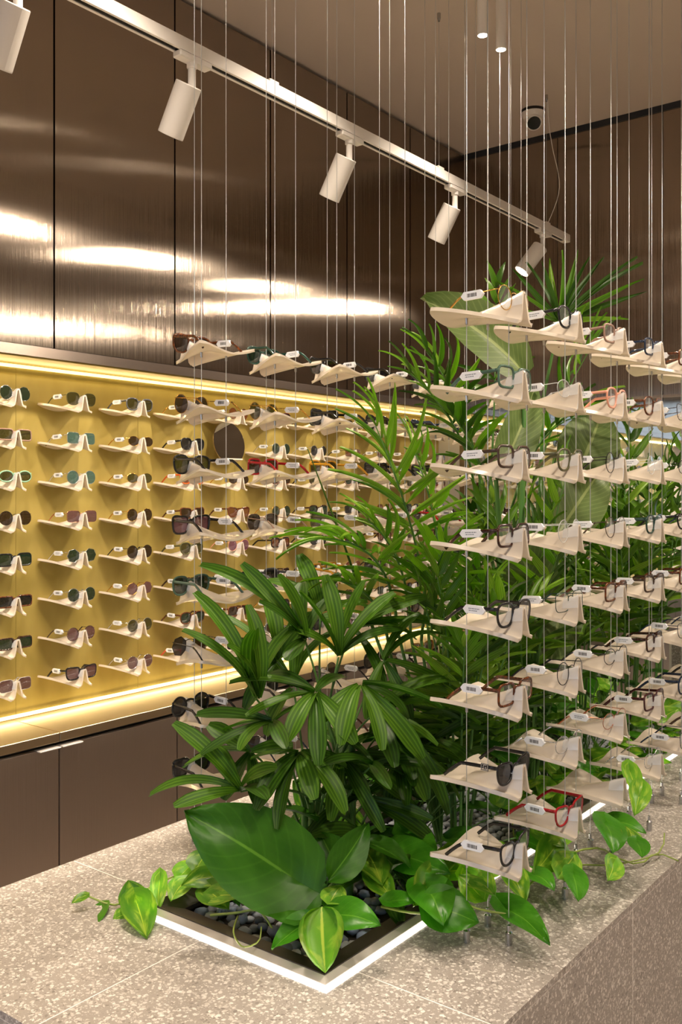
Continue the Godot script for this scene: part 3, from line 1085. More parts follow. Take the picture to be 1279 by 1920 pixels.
func build_planter() -> void:
	var t := thing("planter_trough", "dark bronze planter trough with glowing light strip round its rim", "planter")
	var glowed := []
	for s in 4:
		part("light_strip", ring(0.0, COUNTER + 0.003, 0.0085, COUNTER + 0.007, s), mats["led_white"], t)
		part("aluminium_lip", ring(0.009, COUNTER + 0.008, 0.0195, COUNTER + 0.015, s), mats["aluminium"], t)
		part("rim", ring(0.0195, COUNTER + 0.017, 0.066, COUNTER + 0.004, s), mats["bronze"], t)
	var st := new_st()
	var y0 := 0.45
	bx(st, Vector3(PX0 + 0.004, y0, PZ1 + 0.004), Vector3(PX0 + 0.066, COUNTER - 0.004, PZ0 - 0.004))
	bx(st, Vector3(PX1 - 0.066, y0, PZ1 + 0.004), Vector3(PX1 - 0.004, COUNTER - 0.004, PZ0 - 0.004))
	bx(st, Vector3(PX0 + 0.066, y0, PZ0 - 0.066), Vector3(PX1 - 0.066, COUNTER - 0.004, PZ0 - 0.004))
	bx(st, Vector3(PX0 + 0.066, y0, PZ1 + 0.004), Vector3(PX1 - 0.066, COUNTER - 0.004, PZ1 + 0.066))
	part("liner", done(st), mats["bronze"], t)
	part("soil", box(Vector3(PX0 + 0.066, y0, PZ1 + 0.066), Vector3(PX1 - 0.066, COUNTER - 0.03, PZ0 - 0.066)), mats["soil"], t)
	var c := Color(1.0, 0.93, 0.84)
	var y := COUNTER + 0.0085
	strip_light("rim_glow", Vector3((PX0 + PX1) / 2, y, PZ0 - 0.004), Vector3(0, 0.9, 0.4), Vector3.RIGHT, PX1 - PX0, 0.005, c, 0.02, t)
	strip_light("rim_glow", Vector3(PX1 - 0.004, y, (PZ0 + PZ1) / 2), Vector3(0.4, 0.9, 0), Vector3.BACK, PZ0 - PZ1, 0.005, c, 0.09, t)
	strip_light("rim_glow", Vector3(PX0 + 0.004, y, (PZ0 + PZ1) / 2), Vector3(-0.4, 0.9, 0), Vector3.BACK, PZ0 - PZ1, 0.005, c, 0.09, t)
	# pebbles
	var greys := [["8b9097", 0.6], ["6e7683", 0.55], ["a6a9ad", 0.6], ["62656b", 0.6], ["b9b6b0", 0.65], ["7c8aa0", 0.55]]
	var shapes := []
	for k in 5:
		var n := FastNoiseLite.new()
		n.seed = k
		n.frequency = 0.8
		var ps := new_st()
		ps.set_smooth_group(0)
		sheet(ps, 8, 6, func(u: float, v: float) -> Vector3:
			var d := Vector3(cos(u * TAU) * sin(v * PI), cos(v * PI), sin(u * TAU) * sin(v * PI))
			return d * Vector3(1.0, 0.62, 0.76) * (1.0 + 0.28 * n.get_noise_3dv(d * 1.6)))
		shapes.append(smooth_done(ps))
	var r := RandomNumberGenerator.new()
	r.seed = 11
	var put := 0
	var zz := PZ0 - 0.078
	while zz > -1.95 and put < 290:
		var xx := PX0 + 0.078
		while xx < PX1 - 0.07 and put < 290:
			var g: Array = greys[r.randi() % 6]
			var m := mat("pebble " + g[0], hexc(g[0]), g[1])
			var s := r.randf_range(0.010, 0.0165)
			var p := Vector3(xx + r.randf_range(-0.006, 0.006), COUNTER - 0.03 + s * 0.45 + (0.009 if r.randf() < 0.3 else 0.0), zz + r.randf_range(-0.006, 0.006))
			var o := part("pebble", shapes[r.randi() % 5], m, self, Transform3D(Basis(Vector3.UP, r.randf() * TAU) * Basis(Vector3.RIGHT, r.randf_range(-0.3, 0.3)) * Basis.from_scale(Vector3.ONE * s), p))
			tag(o, "smooth grey river pebble lying in the planter", "pebble", "grey pebbles covering the planter soil")
			put += 1
			xx += 0.0265
		zz -= 0.0245
	var mm := MultiMesh.new()
	mm.transform_format = MultiMesh.TRANSFORM_3D
	mm.mesh = shapes[0]
	var list := []
	while zz > PZ1 + 0.08:
		var xx := PX0 + 0.078
		while xx < PX1 - 0.07:
			list.append(Transform3D(Basis(Vector3.UP, r.randf() * TAU) * Basis.from_scale(Vector3.ONE * r.randf_range(0.011, 0.017)), Vector3(xx, COUNTER - 0.024, zz)))
			xx += 0.027
		zz -= 0.026
	mm.instance_count = list.size()
	for i in list.size(): mm.set_instance_transform(i, list[i])
	var mi := MultiMeshInstance3D.new()
	mi.name = "far_pebbles"
	mi.multimesh = mm
	mi.material_override = mats["pebble 8b9097"]
	add_child(mi)
	tag(mi, "grey pebbles in the shaded far end of the planter", "pebbles", "", "stuff")

func spot(parent: Node3D, at: Vector3, dir: Vector3, energy: float, angle: float, c := Color(1.0, 0.925, 0.835), size := 0.03) -> void:
	var l := SpotLight3D.new()
	l.name = "beam"
	l.light_color = c
	l.light_energy = energy
	l.spot_angle = angle
	l.spot_angle_attenuation = 1.0
	l.spot_range = 12.0
	l.spot_attenuation = 2.0
	l.light_size = size
	l.shadow_enabled = true
	var z := -dir.normalized()
	var x := Vector3.UP.cross(z)
	x = x.normalized() if x.length() > 0.05 else Vector3.RIGHT
	l.transform = Transform3D(Basis(x, z.cross(x), z), at)
	parent.add_child(l, true)

func track(x: float, z0: float, z1: float, heads: Array, toward: float, label: String, which: String, wires: Array, power: float) -> void:
	var top := 2.80
	var t := thing("lighting_track", label, "light track", Vector3(x, top, (z0 + z1) / 2))
	var o := t.position
	var w := 0.017
	var st0 := new_st()
	bx(st0, Vector3(-w, -0.018, z1 - o.z), Vector3(w, 0, z0 - o.z))
	bx(st0, Vector3(-w, -0.035, z1 - o.z), Vector3(-0.0085, -0.018, z0 - o.z))
	bx(st0, Vector3(0.0085, -0.035, z1 - o.z), Vector3(w, -0.018, z0 - o.z))
	part("rail", done(st0), mats["white_paint"], t)
	part("slot", box(Vector3(-0.0085, -0.0325, z1 - o.z + 0.03), Vector3(0.0085, -0.0178, z0 - o.z)), mats["black_plastic"], t)
	part("end_cap", bevel_box(Vector3(-w - 0.001, -0.036, z1 - o.z - 0.012), Vector3(w + 0.001, 0.001, z1 - o.z + 0.03), 0.002), mats["white_paint"], t)
	for wz in wires:
		var b := part("hanger", bevel_box(Vector3(-0.012, 0, wz - o.z - 0.02), Vector3(0.012, 0.012, wz - o.z + 0.02), 0.002), mats["white_paint"], t)
		var st := new_st()
		tube(st, [Vector3(0, 0.01, wz - o.z), Vector3(0, CEIL - top, wz - o.z)], 0.0009, 5)
		part("wire", smooth_done(st), mats["wire"], b)
		part("anchor", turned([Vector2(0.0, CEIL - top - 0.03), Vector2(0.004, CEIL - top - 0.03), Vector2(0.007, CEIL - top - 0.018), Vector2(0.007, CEIL - top), Vector2(0, CEIL - top)], 10), mats["steel"], b, Transform3D(Basis(), Vector3(0, 0, wz - o.z)))
	for i in heads.size():
		var hz: float = heads[i]
		var h := thing("spotlight", "white cylinder spotlight on %s, %s from its far end" % [which, ORD[heads.size() - 1 - i]], "spotlight", Vector3(x, top - 0.036, hz), "white track spotlights")
		part("adapter", bevel_box(Vector3(-0.016, -0.016, -0.062), Vector3(0.016, 0.002, 0.055), 0.003), mats["white_paint"], h)
		part("stem", turned([Vector2(0, -0.085), Vector2(0.0105, -0.085), Vector2(0.0105, -0.03), Vector2(0.014, -0.028), Vector2(0.014, -0.014), Vector2(0, -0.014)], 14), mats["white_paint"], h)
		var a := toward * deg_to_rad(31.0)
		var b := Basis(Vector3.UP, 0.75 if i == heads.size() - 1 else 0.0) * Basis(Vector3.BACK, a * (1.2 if i == heads.size() - 1 else 1.0))
		var body := part("head", turned([Vector2(0.0335, -0.142), Vector2(0.0355, -0.142), Vector2(0.036, -0.138), Vector2(0.036, -0.002), Vector2(0.034, 0.0), Vector2(0, 0)], 28), mats["white_paint"], h, Transform3D(b, Vector3(0.012 * -toward * -1.0, -0.068, 0)))
		part("lens_lamp", turned([Vector2(0, -0.136), Vector2(0.0335, -0.136), Vector2(0.0335, -0.132), Vector2(0, -0.132)], 24), mats["lamp_face"], body)
		var dir := b * Vector3.DOWN
		spot(h, body.position + dir * 0.15, dir, power, 62.0)

func build_lamps() -> void:
	track(-1.862, 1.2, -4.125, [0.88, 0.18, -0.52, -1.22, -1.749, -2.448, -3.119, -3.883], -1.0, "white suspended lighting track in front of the metal cabinets", "the track by the cabinets", [0.9, -1.0, -2.07, -3.003, -3.92], 1.5)
	track(-0.12, 1.2, -4.0, [0.6, -0.2, -1.0, -1.75, -2.5, -3.2], -1.0, "white suspended lighting track above the aisle beside the counter", "the aisle track", [0.9, -1.0, -3.0], 1.15)
	# slim pendant cylinders in pairs
	for zc in [-1.38, -2.13, -2.865]:
		for k in 2:
			var z: float = zc + (0.065 if k == 0 else -0.065)
			var p := thing("pendant_lamp", "slim white cylinder downlight on the ceiling, %s one of the %s pair" % ["nearer" if k == 0 else "farther", {-1.38: "nearest", -2.13: "middle", -2.865: "far"}[zc]], "downlight", Vector3(-1.563, CEIL, z), "slim ceiling cylinder lamps")
			part("tube_body", turned([Vector2(0.0165, -0.25), Vector2(0.0185, -0.25), Vector2(0.0185, 0.0), Vector2(0, 0)], 20), mats["white_paint"], p)
			part("lens_lamp", lathe_mesh([Vector2(0, -0.2545), Vector2(0.010, -0.253), Vector2(0.0165, -0.2485), Vector2(0.0165, -0.244)], 18), mats["pendant_face"], p)
			spot(p, Vector3(0, -0.262, 0), Vector3.DOWN, 1.7, 50.0, Color(1.0, 0.925, 0.835), 0.017)

	var n := 0
	for x in [1.2, 1.9]:
		for z in [-3.4, -2.0, -0.6, 0.8, 2.2]:
			var p := thing("recessed_downlight", "round recessed downlight over the right half of the shop, %s of ten" % ORD[n], "downlight", Vector3(x, CEIL, z), "recessed ceiling downlights")
			part("ring", turned([Vector2(0.036, -0.004), Vector2(0.046, -0.004), Vector2(0.048, 0.0)], 24), mats["white_paint"], p)
			part("lens_lamp", turned([Vector2(0, -0.003), Vector2(0.036, -0.003), Vector2(0.036, 0.0)], 24), mats["lamp_face"], p)
			spot(p, Vector3(0, -0.012, 0), Vector3.DOWN, 2.2, 46.0, Color(1.0, 0.925, 0.835), 0.035)
			n += 1

func build_wall_trays() -> void:
	# shape, thick, frame, lens: columns from the left, rows from the top
	var known := [
		[["round", 0, "silver", "green"], ["flat", 1, "taupe", "olive"], ["oval", 1, "pale green", "olive"], ["round", 0, "black", "brown"], ["square", 1, "black", "green"], ["flat", 1, "tortoise", "grey"], ["flat", 1, "dark tortoise", "green"], ["square", 0, "clear", "mauve"]],
		[["panto", 0, "olive", "olive"], ["square", 0, "silver", "teal"], ["round", 0, "silver", "teal"], ["square", 0, "rose gold", "mauve"], ["hex", 0, "silver", "green"], ["round", 0, "silver", "green"], ["round", 0, "brown", "mauve"], ["wayfarer", 1, "black", "mauve"]],
		[["panto", 1, "grey", "olive"], ["oval", 0, "gold", "brown"], ["oval", 0, "gold", "olive"], ["round", 0, "gold", "brown"], ["round", 0, "black", "brown"], ["hex", 0, "gold", "mauve"], ["round", 0, "silver", "olive"], ["round", 0, "silver", "mauve"]],
		[["square", 0, "gold", "brown"], ["panto", 1, "black", "grey"], ["cat", 1, "orange", "amber"], ["wayfarer", 1, "tortoise", "brown"], ["panto", 1, "olive", "olive"], ["wayfarer", 1, "dark tortoise", "green"], ["panto", 1, "tortoise", "green"], ["cat", 1, "coral", "pink"]],
		[["round", 0, "brown", "amber"], [], ["oval", 0, "gold", "brown"], ["cat", 1, "tortoise", "amber"], ["round", 0, "pink", "pink"], ["panto", 1, "black", "green"], ["square", 1, "tortoise", "brown"], ["flat", 1, "black", "grey"]],
		[["square", 1, "maroon", "brown"], ["round", 0, "silver", "green"], ["oval", 1, "tortoise", "brown"], ["round", 0, "gold", "green"], ["square", 1, "black", "amber", "GG"], ["cat", 1, "brown", "brown"], ["pilot", 0, "gold", "grey"], ["panto", 1, "taupe", "brown"]],
		[["wayfarer", 1, "black", "green"], ["round", 0, "silver", "grey"], ["oval", 1, "brown", "olive"], ["panto", 1, "dark tortoise", "green"], ["cat", 1, "black", "grey"], ["panto", 1, "dark tortoise", "grey"], ["square", 1, "red", "grey"], ["round", 0, "gold", "brown"]],
	]
	var sh := ["round", "oval", "square", "panto", "wayfarer", "cat", "flat", "pilot"]
	var fc := ["black", "tortoise", "gold", "silver", "brown", "black", "dark tortoise", "rose gold", "taupe"]
	var lc := ["brown", "green", "olive", "grey", "mauve", "amber"]
	for c in 11:
		for r in 8:
			var where := "on gold wall tray, %s row down, %s column" % [ORD[r], ORD[c]]
			if c == 4 and r == 1: continue
			var at := Vector3(NICHE_X + 0.001, 1.6 + 0.283 - 0.1283 * r, -1.67 - 0.247 * c)
			make_tray(at, 0.0, false, "cream tray on gold wall, %s row from top, %s column from left" % [ORD[r], ORD[c]], "cream trays on the gold niche wall")
			var k: Array = known[c][r] if c < known.size() else [sh[rng.randi() % 8], rng.randi() % 2, fc[rng.randi() % 9], lc[rng.randi() % 6]]
			make_glasses(at, 0.0, k[0], k[1] == 1, k[2], k[3], where, "sunglasses on the gold niche wall", k[4] if k.size() > 4 else "")

func build_hanging() -> void:
	var right := [
		[["round", 0, "gold", "clear"], ["square", 1, "green", "clear"], ["square", 1, "brown", "clear"], ["square", 1, "dark tortoise", "clear"], ["panto", 1, "black", "clear"], ["square", 1, "tortoise", "clear"], ["cat", 1, "black", "grey", "G"], ["cat", 1, "black", "clear"]],
		[["panto", 1, "black", "clear"], ["oval", 0, "clear", "clear"], ["panto", 1, "olive", "clear"], ["round", 0, "clear", "clear"], ["square", 0, "dark green", "clear"], ["round", 0, "gunmetal", "clear"], ["oval", 0, "silver", "clear"], ["cat", 1, "red", "clear"]],
		[["square", 1, "taupe", "clear"], ["panto", 1, "pink", "clear"], ["round", 0, "black", "clear"], ["round", 0, "brown", "clear"], ["square", 1, "tortoise", "clear"], ["oval", 0, "black", "clear"], ["oval", 0, "rose gold", "clear"], []],
		[["square", 1, "navy", "clear"], ["panto", 1, "tortoise", "clear"], ["round", 0, "clear", "clear"], ["panto", 1, "dark green", "clear"], ["square", 1, "brown", "clear"], ["square", 1, "dark tortoise", "clear"], ["square", 1, "maroon", "clear"], ["oval", 0, "silver", "clear"]],
	]
	var left := [
		[["panto", 1, "tortoise", "brown"], ["round", 0, "gold", "brown"], ["panto", 1, "black", "olive"], ["wayfarer", 1, "black", "pink"], ["panto", 1, "green", "green"], ["hex", 0, "black", "brown"], ["round", 1, "black", "grey"], ["wayfarer", 1, "black", "grey"]],
		[["panto", 1, "dark green", "green"], ["round", 0, "gold", "olive"], ["square", 1, "red", "brown"], ["panto", 0, "taupe", "brown"], ["square", 1, "grey", "grey"]],
		[["wayfarer", 1, "black", "brown"], ["wayfarer", 1, "black", "grey"], ["panto", 1, "amber", "olive"], ["square", 1, "olive", "olive"], ["square", 1, "amber", "clear"]],
		[["square", 1, "black", "grey"], ["panto", 1, "black", "olive"], ["wayfarer", 1, "black", "brown"], ["square", 1, "taupe", "mauve"]],
		[["square", 1, "black", "grey"], ["wayfarer", 1, "navy", "grey"], ["cat", 1, "black", "grey"], ["cat", 1, "red", "brown"]],
	]
	var sh := ["round", "oval", "square", "panto", "wayfarer", "cat"]
	var fc := ["black", "tortoise", "gold", "silver", "brown", "black", "dark tortoise", "navy"]
	var lc := ["brown", "green", "olive", "grey", "mauve"]
	for side in 2:
		var n := 6 if side == 0 else 7
		var x := -0.9015 if side == 0 else -1.4545
		var turn := 0.0 if side == 0 else PI
		var word := "aisle-side" if side == 0 else "wall-side"
		for c in n:
			var z := -1.489 - (0.234 if side == 0 else 0.243) * c
			for r in 8:
				var at := Vector3(x, 1.6 + 0.3167 - 0.1374 * r, z)
				make_tray(at, turn, true, "cream hanging tray on %s cables, %s from top, %s column" % [word, ORD[r], ORD[c]], "cream trays on the %s cables" % word)
				var src: Array = right if side == 0 else left
				var k: Array = src[c][r] if c < src.size() and r < src[c].size() else [sh[rng.randi() % 6], rng.randi() % 2, fc[rng.randi() % 8], "clear" if side == 0 else lc[rng.randi() % 5]]
				if k.is_empty(): continue
				make_glasses(at, turn, k[0], k[1] == 1, k[2], k[3], "on %s hanging tray, %s down, %s column" % [word, ORD[r], ORD[c]], "glasses on the %s cables" % word, k[4] if k.size() > 4 else "")
			# three cables for each column of trays
			var i := 0
			for p in [Vector3(0.0595, 0, 0.0385), Vector3(0.0595, 0, -0.0385), Vector3(0.1225, 0, 0)]:
				var q: Vector3 = Vector3(x, COUNTER, z) + Basis(Vector3.UP, turn) * p
				var t := thing("suspension_cable", "thin steel cable on the %s, %s column, %s of its three cables" % [word, ORD[c], ["near rear", "far rear", "front"][i]], "cable", q, "steel cables holding the trays")
				if side == 1: t.set_meta("label", "thin steel cable on the %s, %s column, %s of its three cables" % [word, ORD[c], ["far rear", "near rear", "front"][i]])
				var st := new_st()
				tube(st, [Vector3(0, 0.02, 0), Vector3(0, CEIL - COUNTER - 0.002, 0)], 0.00085, 5)
				part("wire", smooth_done(st), mats["wire"], t)
				part("gripper", turned([Vector2(0, 0), Vector2(0.0062, 0), Vector2(0.0062, 0.021), Vector2(0.0054, 0.022), Vector2(0.0036, 0.024), Vector2(0.0032, 0.034), Vector2(0.0, 0.036)], 14), mats["steel"], t)
				i += 1

# ------------------------------------------------------------------ plants
func build_plants() -> void:
	build_lady_palm()
	build_areca()
	build_bird()
	build_philodendron()
	build_pothos()

func build_lady_palm() -> void:
	var base := Vector3(-1.20, COUNTER - 0.03, -1.46)
	var p := thing("lady_palm", "dark green lady palm with broad ribbed finger leaves at the front of the planter", "palm", base)
	var canes := [base + Vector3(0, 0, 0), base + Vector3(0.05, 0, -0.05), base + Vector3(-0.05, 0, -0.02), base + Vector3(0.02, 0, 0.04)]
	for k in 4:
		var c: Vector3 = canes[k]
		var h := [0.34, 0.42, 0.30, 0.22][k] as float
		stalk(p, "cane", [c - base, c - base + Vector3(0.01, h * 0.5, 0.0), c - base + Vector3(0.015, h, 0.01)], 0.009, mats["stem"], 0.7, 7)
	# hub (px, py, depth) and tips (px, py, change of depth) of each fan
	var fans := [
		[592, 1300, 1.78, [[462, 1345, -0.06], [430, 1283, 0.0], [597, 1436, -0.12], [666, 1396, -0.08], [540, 1390, -0.1], [500, 1270, 0.06], [648, 1270, 0.08]]],
		[675, 1285, 1.80, [[640, 1398, -0.1], [716, 1408, -0.1], [792, 1424, -0.05], [765, 1350, 0.02], [600, 1360, -0.06], [830, 1330, 0.06]]],
		[635, 1232, 1.88, [[608, 1078, 0.0], [686, 1090, 0.03], [742, 1113, 0.06], [762, 1184, 0.08], [560, 1110, -0.02], [540, 1180, -0.06]]],
		[572, 1200, 1.86, [[374, 1062, 0.04], [452, 1058, 0.0], [520, 1078, -0.03], [566, 1092, 0.06], [620, 1120, 0.05], [485, 1130, -0.05], [540, 1240, -0.1]]],
		[482, 1312, 1.80, [[340, 1184, 0.0], [363, 1112, 0.06], [462, 1134, 0.02], [480, 1182, -0.08], [425, 1210, -0.05], [560, 1170, 0.05]]],
		[452, 1484, 1.74, [[324, 1357, 0.0], [281, 1494, 0.03], [326, 1514, -0.08], [400, 1400, 0.05], [520, 1440, -0.04], [500, 1500, -0.1]]],
		[512, 1356, 1.76, [[368, 1342, 0.02], [378, 1418, -0.06], [450, 1408, -0.08], [537, 1404, -0.1], [600, 1330, 0.0], [420, 1370, 0.06]]],
		[562, 1412, 1.76, [[470, 1424, 0.0], [646, 1525, -0.08], [480, 1520, -0.08], [522, 1556, -0.1], [590, 1500, -0.1], [650, 1440, 0.04]]],
		[700, 1340, 1.88, [[838, 1530, -0.08], [900, 1360, 0.05], [870, 1280, 0.08], [780, 1420, -0.06], [740, 1440, -0.1], [820, 1400, 0.0]]],
		[640, 1420, 1.86, [[720, 1560, -0.08], [760, 1500, 0.0], [690, 1500, -0.06], [620, 1540, -0.1], [770, 1440, 0.06]]],
		[600, 1150, 1.98, [[500, 1090, 0.04], [560, 1040, 0.05], [640, 1075, 0.05], [690, 1130, 0.03], [540, 1180, -0.04]]],
		[520, 1240, 1.9, [[400, 1150, 0.05], [440, 1250, 0.0], [500, 1120, 0.06], [590, 1160, 0.02], [460, 1330, -0.06]]],
		[720, 1240, 1.95, [[830, 1190, 0.06], [840, 1290, 0.04], [770, 1350, -0.05], [690, 1350, -0.08], [790, 1150, 0.05]]],
		[470, 1410, 1.82, [[345, 1440, 0.02], [390, 1360, 0.03], [420, 1500, -0.06], [480, 1510, -0.08], [550, 1400, 0.0]]],
		[760, 1400, 1.95, [[880, 1440, 0.03], [840, 1360, 0.05], [800, 1500, -0.05], [730, 1520, -0.08], [860, 1500, 0.0]]],
		[660, 1180, 1.98, [[800, 1120, 0.05], [780, 1200, 0.05], [720, 1290, -0.05], [600, 1160, -0.04], [850, 1180, 0.1]]],
		[550, 1290, 1.92, [[430, 1240, 0.03], [470, 1200, 0.08], [560, 1150, 0.08], [650, 1180, 0.06], [500, 1380, -0.02]]],
	]
	for f in fans:
		var hub := seen(f[0], f[1], f[2])
		var tips := []
		for t in f[3]: tips.append(seen(t[0], t[1], f[2] + t[2] + rng.randf_range(-0.02, 0.02)))
		var c: Vector3 = canes[rng.randi() % 4]
		fan(p, c + Vector3(0.012, rng.randf_range(0.10, 0.2), 0.0), hub, tips, 0.033, [mats["palm_dark"], mats["palm_mid"], mats["palm_mid"]])
	# lower inner fans that fill the crown
	for k in 8:
		var hub := base + Vector3(rng.randf_range(-0.12, 0.14), rng.randf_range(0.12, 0.38), rng.randf_range(-0.22, 0.05))
		var tips := []
		for j in 6:
			var a := rng.randf() * TAU
			tips.append(hub + Vector3(cos(a) * 0.15, rng.randf_range(-0.10, 0.06), sin(a) * 0.15))
		fan(p, base + Vector3(0, 0.06, 0), hub, tips, 0.03, [mats["palm_dark"]])

func build_areca() -> void:
	var m := [mats["areca_a"], mats["areca_b"], mats["areca_c"], mats["areca_a"]]
	# near feather palm, its fronds lean out to the left and right
	var b1 := Vector3(-1.15, COUNTER - 0.03, -1.86)
	var p1 := thing("areca_palm", "feathery green palm standing right behind the lady palm", "palm", b1, "tall feathery palms in the planter")
	var f1 := [
		[seen(700, 1180, 2.2), seen(655, 1040, 2.2), seen(577, 842, 2.15), 3, 0.05, 0.6],
		[seen(800, 1150, 2.25), seen(790, 1000, 2.15), seen(705, 800, 2.1), 11, 0.26, 0.45],
		[seen(745, 1180, 2.2), seen(735, 1010, 2.05), seen(610, 1010, 2.0), 11, 0.17, 0.3],
		[seen(770, 1190, 2.2), seen(770, 1040, 2.1), seen(690, 975, 2.1), 10, 0.16, 0.3],
		[seen(830, 1130, 2.25), seen(825, 950, 2.2), seen(770, 830, 2.2), 8, 0.15, 0.35],
		[seen(790, 1200, 2.2), seen(800, 1090, 2.05), seen(840, 1020, 1.98), 10, 0.17, 0.3],
		[seen(730, 1220, 2.15), seen(720, 1110, 2.05), seen(640, 1090, 1.95), 10, 0.15, 0.3],
	]
	for f in f1:
		stalk(p1, "stem", [b1 - b1, (b1.lerp(f[0], 0.5) - b1) + Vector3(0.01, 0.02, 0), f[0] - b1], 0.005, mats["stem"], 0.8)
		if f[3] == 3:
			stalk(p1, "spear", [f[0] - b1, bez(f[0], f[1], f[2], 0.5) - b1, f[2] - b1], 0.0045, mats["areca_c"], 0.25)
		else:
			feather(p1, f[0], f[1], f[2], f[3], f[4], 0.015, [mats["areca_b"], mats["areca_a"], mats["areca_b"]], f[5], 0.75, 0.3)
	# palm with the tall fan above the trays
	var b2 := Vector3(-1.16, COUNTER - 0.03, -2.45)
	var p2 := thing("areca_palm", "tall feathery palm rising above the top row of aisle-side trays", "palm", b2, "tall feathery palms in the planter")
	var f2 := [
		[seen(900, 900, 2.7), seen(880, 760, 2.65), seen(800, 660, 2.6), 9, 0.17, 0.45, 0.9],
		[seen(890, 920, 2.7), seen(880, 800, 2.6), seen(770, 700, 2.55), 9, 0.18, 0.4, 0.8],
		[seen(920, 900, 2.75), seen(930, 760, 2.7), seen(930, 540, 2.8), 8, 0.15, 0.5, 0.8],
		[seen(960, 950, 2.7), seen(1010, 780, 2.6), seen(1100, 780, 2.5), 9, 0.2, 0.35, 0.8],
		[seen(930, 950, 2.7), seen(900, 850, 2.6), seen(850, 780, 2.5), 9, 0.17, 0.35, 0.8],
		[seen(990, 940, 2.75), seen(1050, 740, 2.75), seen(1110, 650, 2.7), 7, 0.2, 0.5, 0.7],
	]
	for f in f2:
		stalk(p2, "stem", [Vector3(rng.randf_range(-0.03, 0.03), 0, rng.randf_range(-0.03, 0.03)), b2.lerp(f[0], 0.5) - b2, f[0] - b2], 0.009, mats["stem"], 0.6)
		feather(p2, f[0], f[1], f[2], f[3], f[4], 0.019, m, f[5], f[6], 0.12)
	# the open fan at the top, its straight blades spread against the metal wall
	var hub := seen(1048, 606, 2.72)
	stalk(p2, "stem", [Vector3(0.02, 0, 0.01), (seen(1000, 850, 2.75) - b2) * Vector3(0.7, 0.7, 0.7), seen(1020, 740, 2.74) - b2, hub - b2], 0.008, mats["stem"], 0.5)
	var top := stalk(p2, "frond", [seen(1020, 740, 2.74) - b2, seen(1035, 670, 2.73) - b2, hub - b2], 0.004, mats["stem"], 0.7)
	for t in [[985, 492, 0.0], [1015, 490, 0.05], [1032, 486, 0.1], [1053, 469, -0.02], [1083, 469, 0.03], [1108, 481, -0.05], [1133, 484, 0.06], [1196, 484, 0.0], [1206, 496, 0.08], [1208, 524, -0.06], [1212, 548, 0.02], [930, 530, 0.04], [905, 575, 0.0], [960, 505, 0.1], [1180, 600, -0.05], [1000, 640, -0.1]]:
		leaf(top, "leaflet", "blade", 0.04, hub + (seen(t[0], t[1], 2.72 + t[2]) - hub) * 0.03 - b2, seen(t[0], t[1], 2.72 + t[2]) - b2, 0.021, m[rng.randi() % 4], rng.randf_range(-0.6, 0.6), Vector3(0.6, 0.4, 0.8))
	# bushy palms that fill the length of the planter
	var spots := [[-1.05, -1.78, 0.62, "bushy palm behind the second aisle-side tray column"], [-1.06, -2.12, 0.85, "bushy palm in the middle of the planter"], [-1.24, -2.3, 0.8, "bushy palm on the wall side of the planter middle"], [-1.04, -2.75, 1.0, "bushy palm toward the far end of the planter"], [-1.26, -2.9, 0.9, "bushy palm at the far wall side of the planter"], [-1.12, -3.2, 1.05, "bushy palm at the far end of the planter"]]
	for s in spots:
		var b := Vector3(s[0], COUNTER - 0.03, s[1])
		var p := thing("bushy_palm", "green " + s[3], "palm", b, "bushy palms filling the planter")
		var n := 10
		for i in n:
			var a := TAU * i / n + rng.randf_range(-0.3, 0.3)
			var h: float = s[2] * rng.randf_range(0.5, 1.05)
			var out := Vector3(cos(a), 0, sin(a))
			var reach := rng.randf_range(0.08, 0.24)
			if absf(out.x) > 0.5: reach *= 0.75
			feather(p, b + out * 0.015, b + out * reach * 0.25 + Vector3.UP * h * 0.75, b + out * reach + Vector3.UP * h, 9, 0.17, 0.02, m, 0.4, 0.8, 0.3)

func build_bird() -> void:
	var b := Vector3(-1.13, COUNTER - 0.03, -2.2)
	var p := thing("banana_plant", "tall broad-leaved plant with large veined paddle leaves among the aisle-side trays", "plant", b)
	# leaf: foot, tip (px, py, depth), width
	var ls := [
		[[985, 705, 2.45], [788, 560, 2.35], 0.16, 0.10, Vector3(0.3, 0.6, 1)],
		[[930, 900, 2.4], [1000, 735, 2.5], 0.11, 0.06, Vector3(1, 0.4, 0.6)],
		[[1075, 905, 2.5], [1128, 775, 2.6], 0.17, 0.05, Vector3(0.8, 0.3, 1)],
		[[1040, 1010, 2.4], [1125, 885, 2.5], 0.15, 0.06, Vector3(0.6, 0.6, 0.8)],
		[[1020, 1140, 2.3], [960, 1000, 2.3], 0.13, 0.08, Vector3(0.3, 0.6, 1)],
		[[1060, 1100, 2.4], [1030, 1260, 2.3], 0.12, 0.08, Vector3(0.5, 0.6, 1)],
	]
	for l in ls:
		var a := seen(l[0][0], l[0][1], l[0][2])
		var t := seen(l[1][0], l[1][1], l[1][2])
		stalk(p, "stem", [Vector3(rng.randf_range(-0.03, 0.03), 0, rng.randf_range(-0.03, 0.03)), (a - b) * Vector3(0.5, 0.6, 0.5), a - b], 0.011, mats["stem"], 0.55, 8)
		leaf(p, "leaf", "paddle", l[3], a - b, t - b, l[2], mats["bird_leaf"], 0.0, l[4])

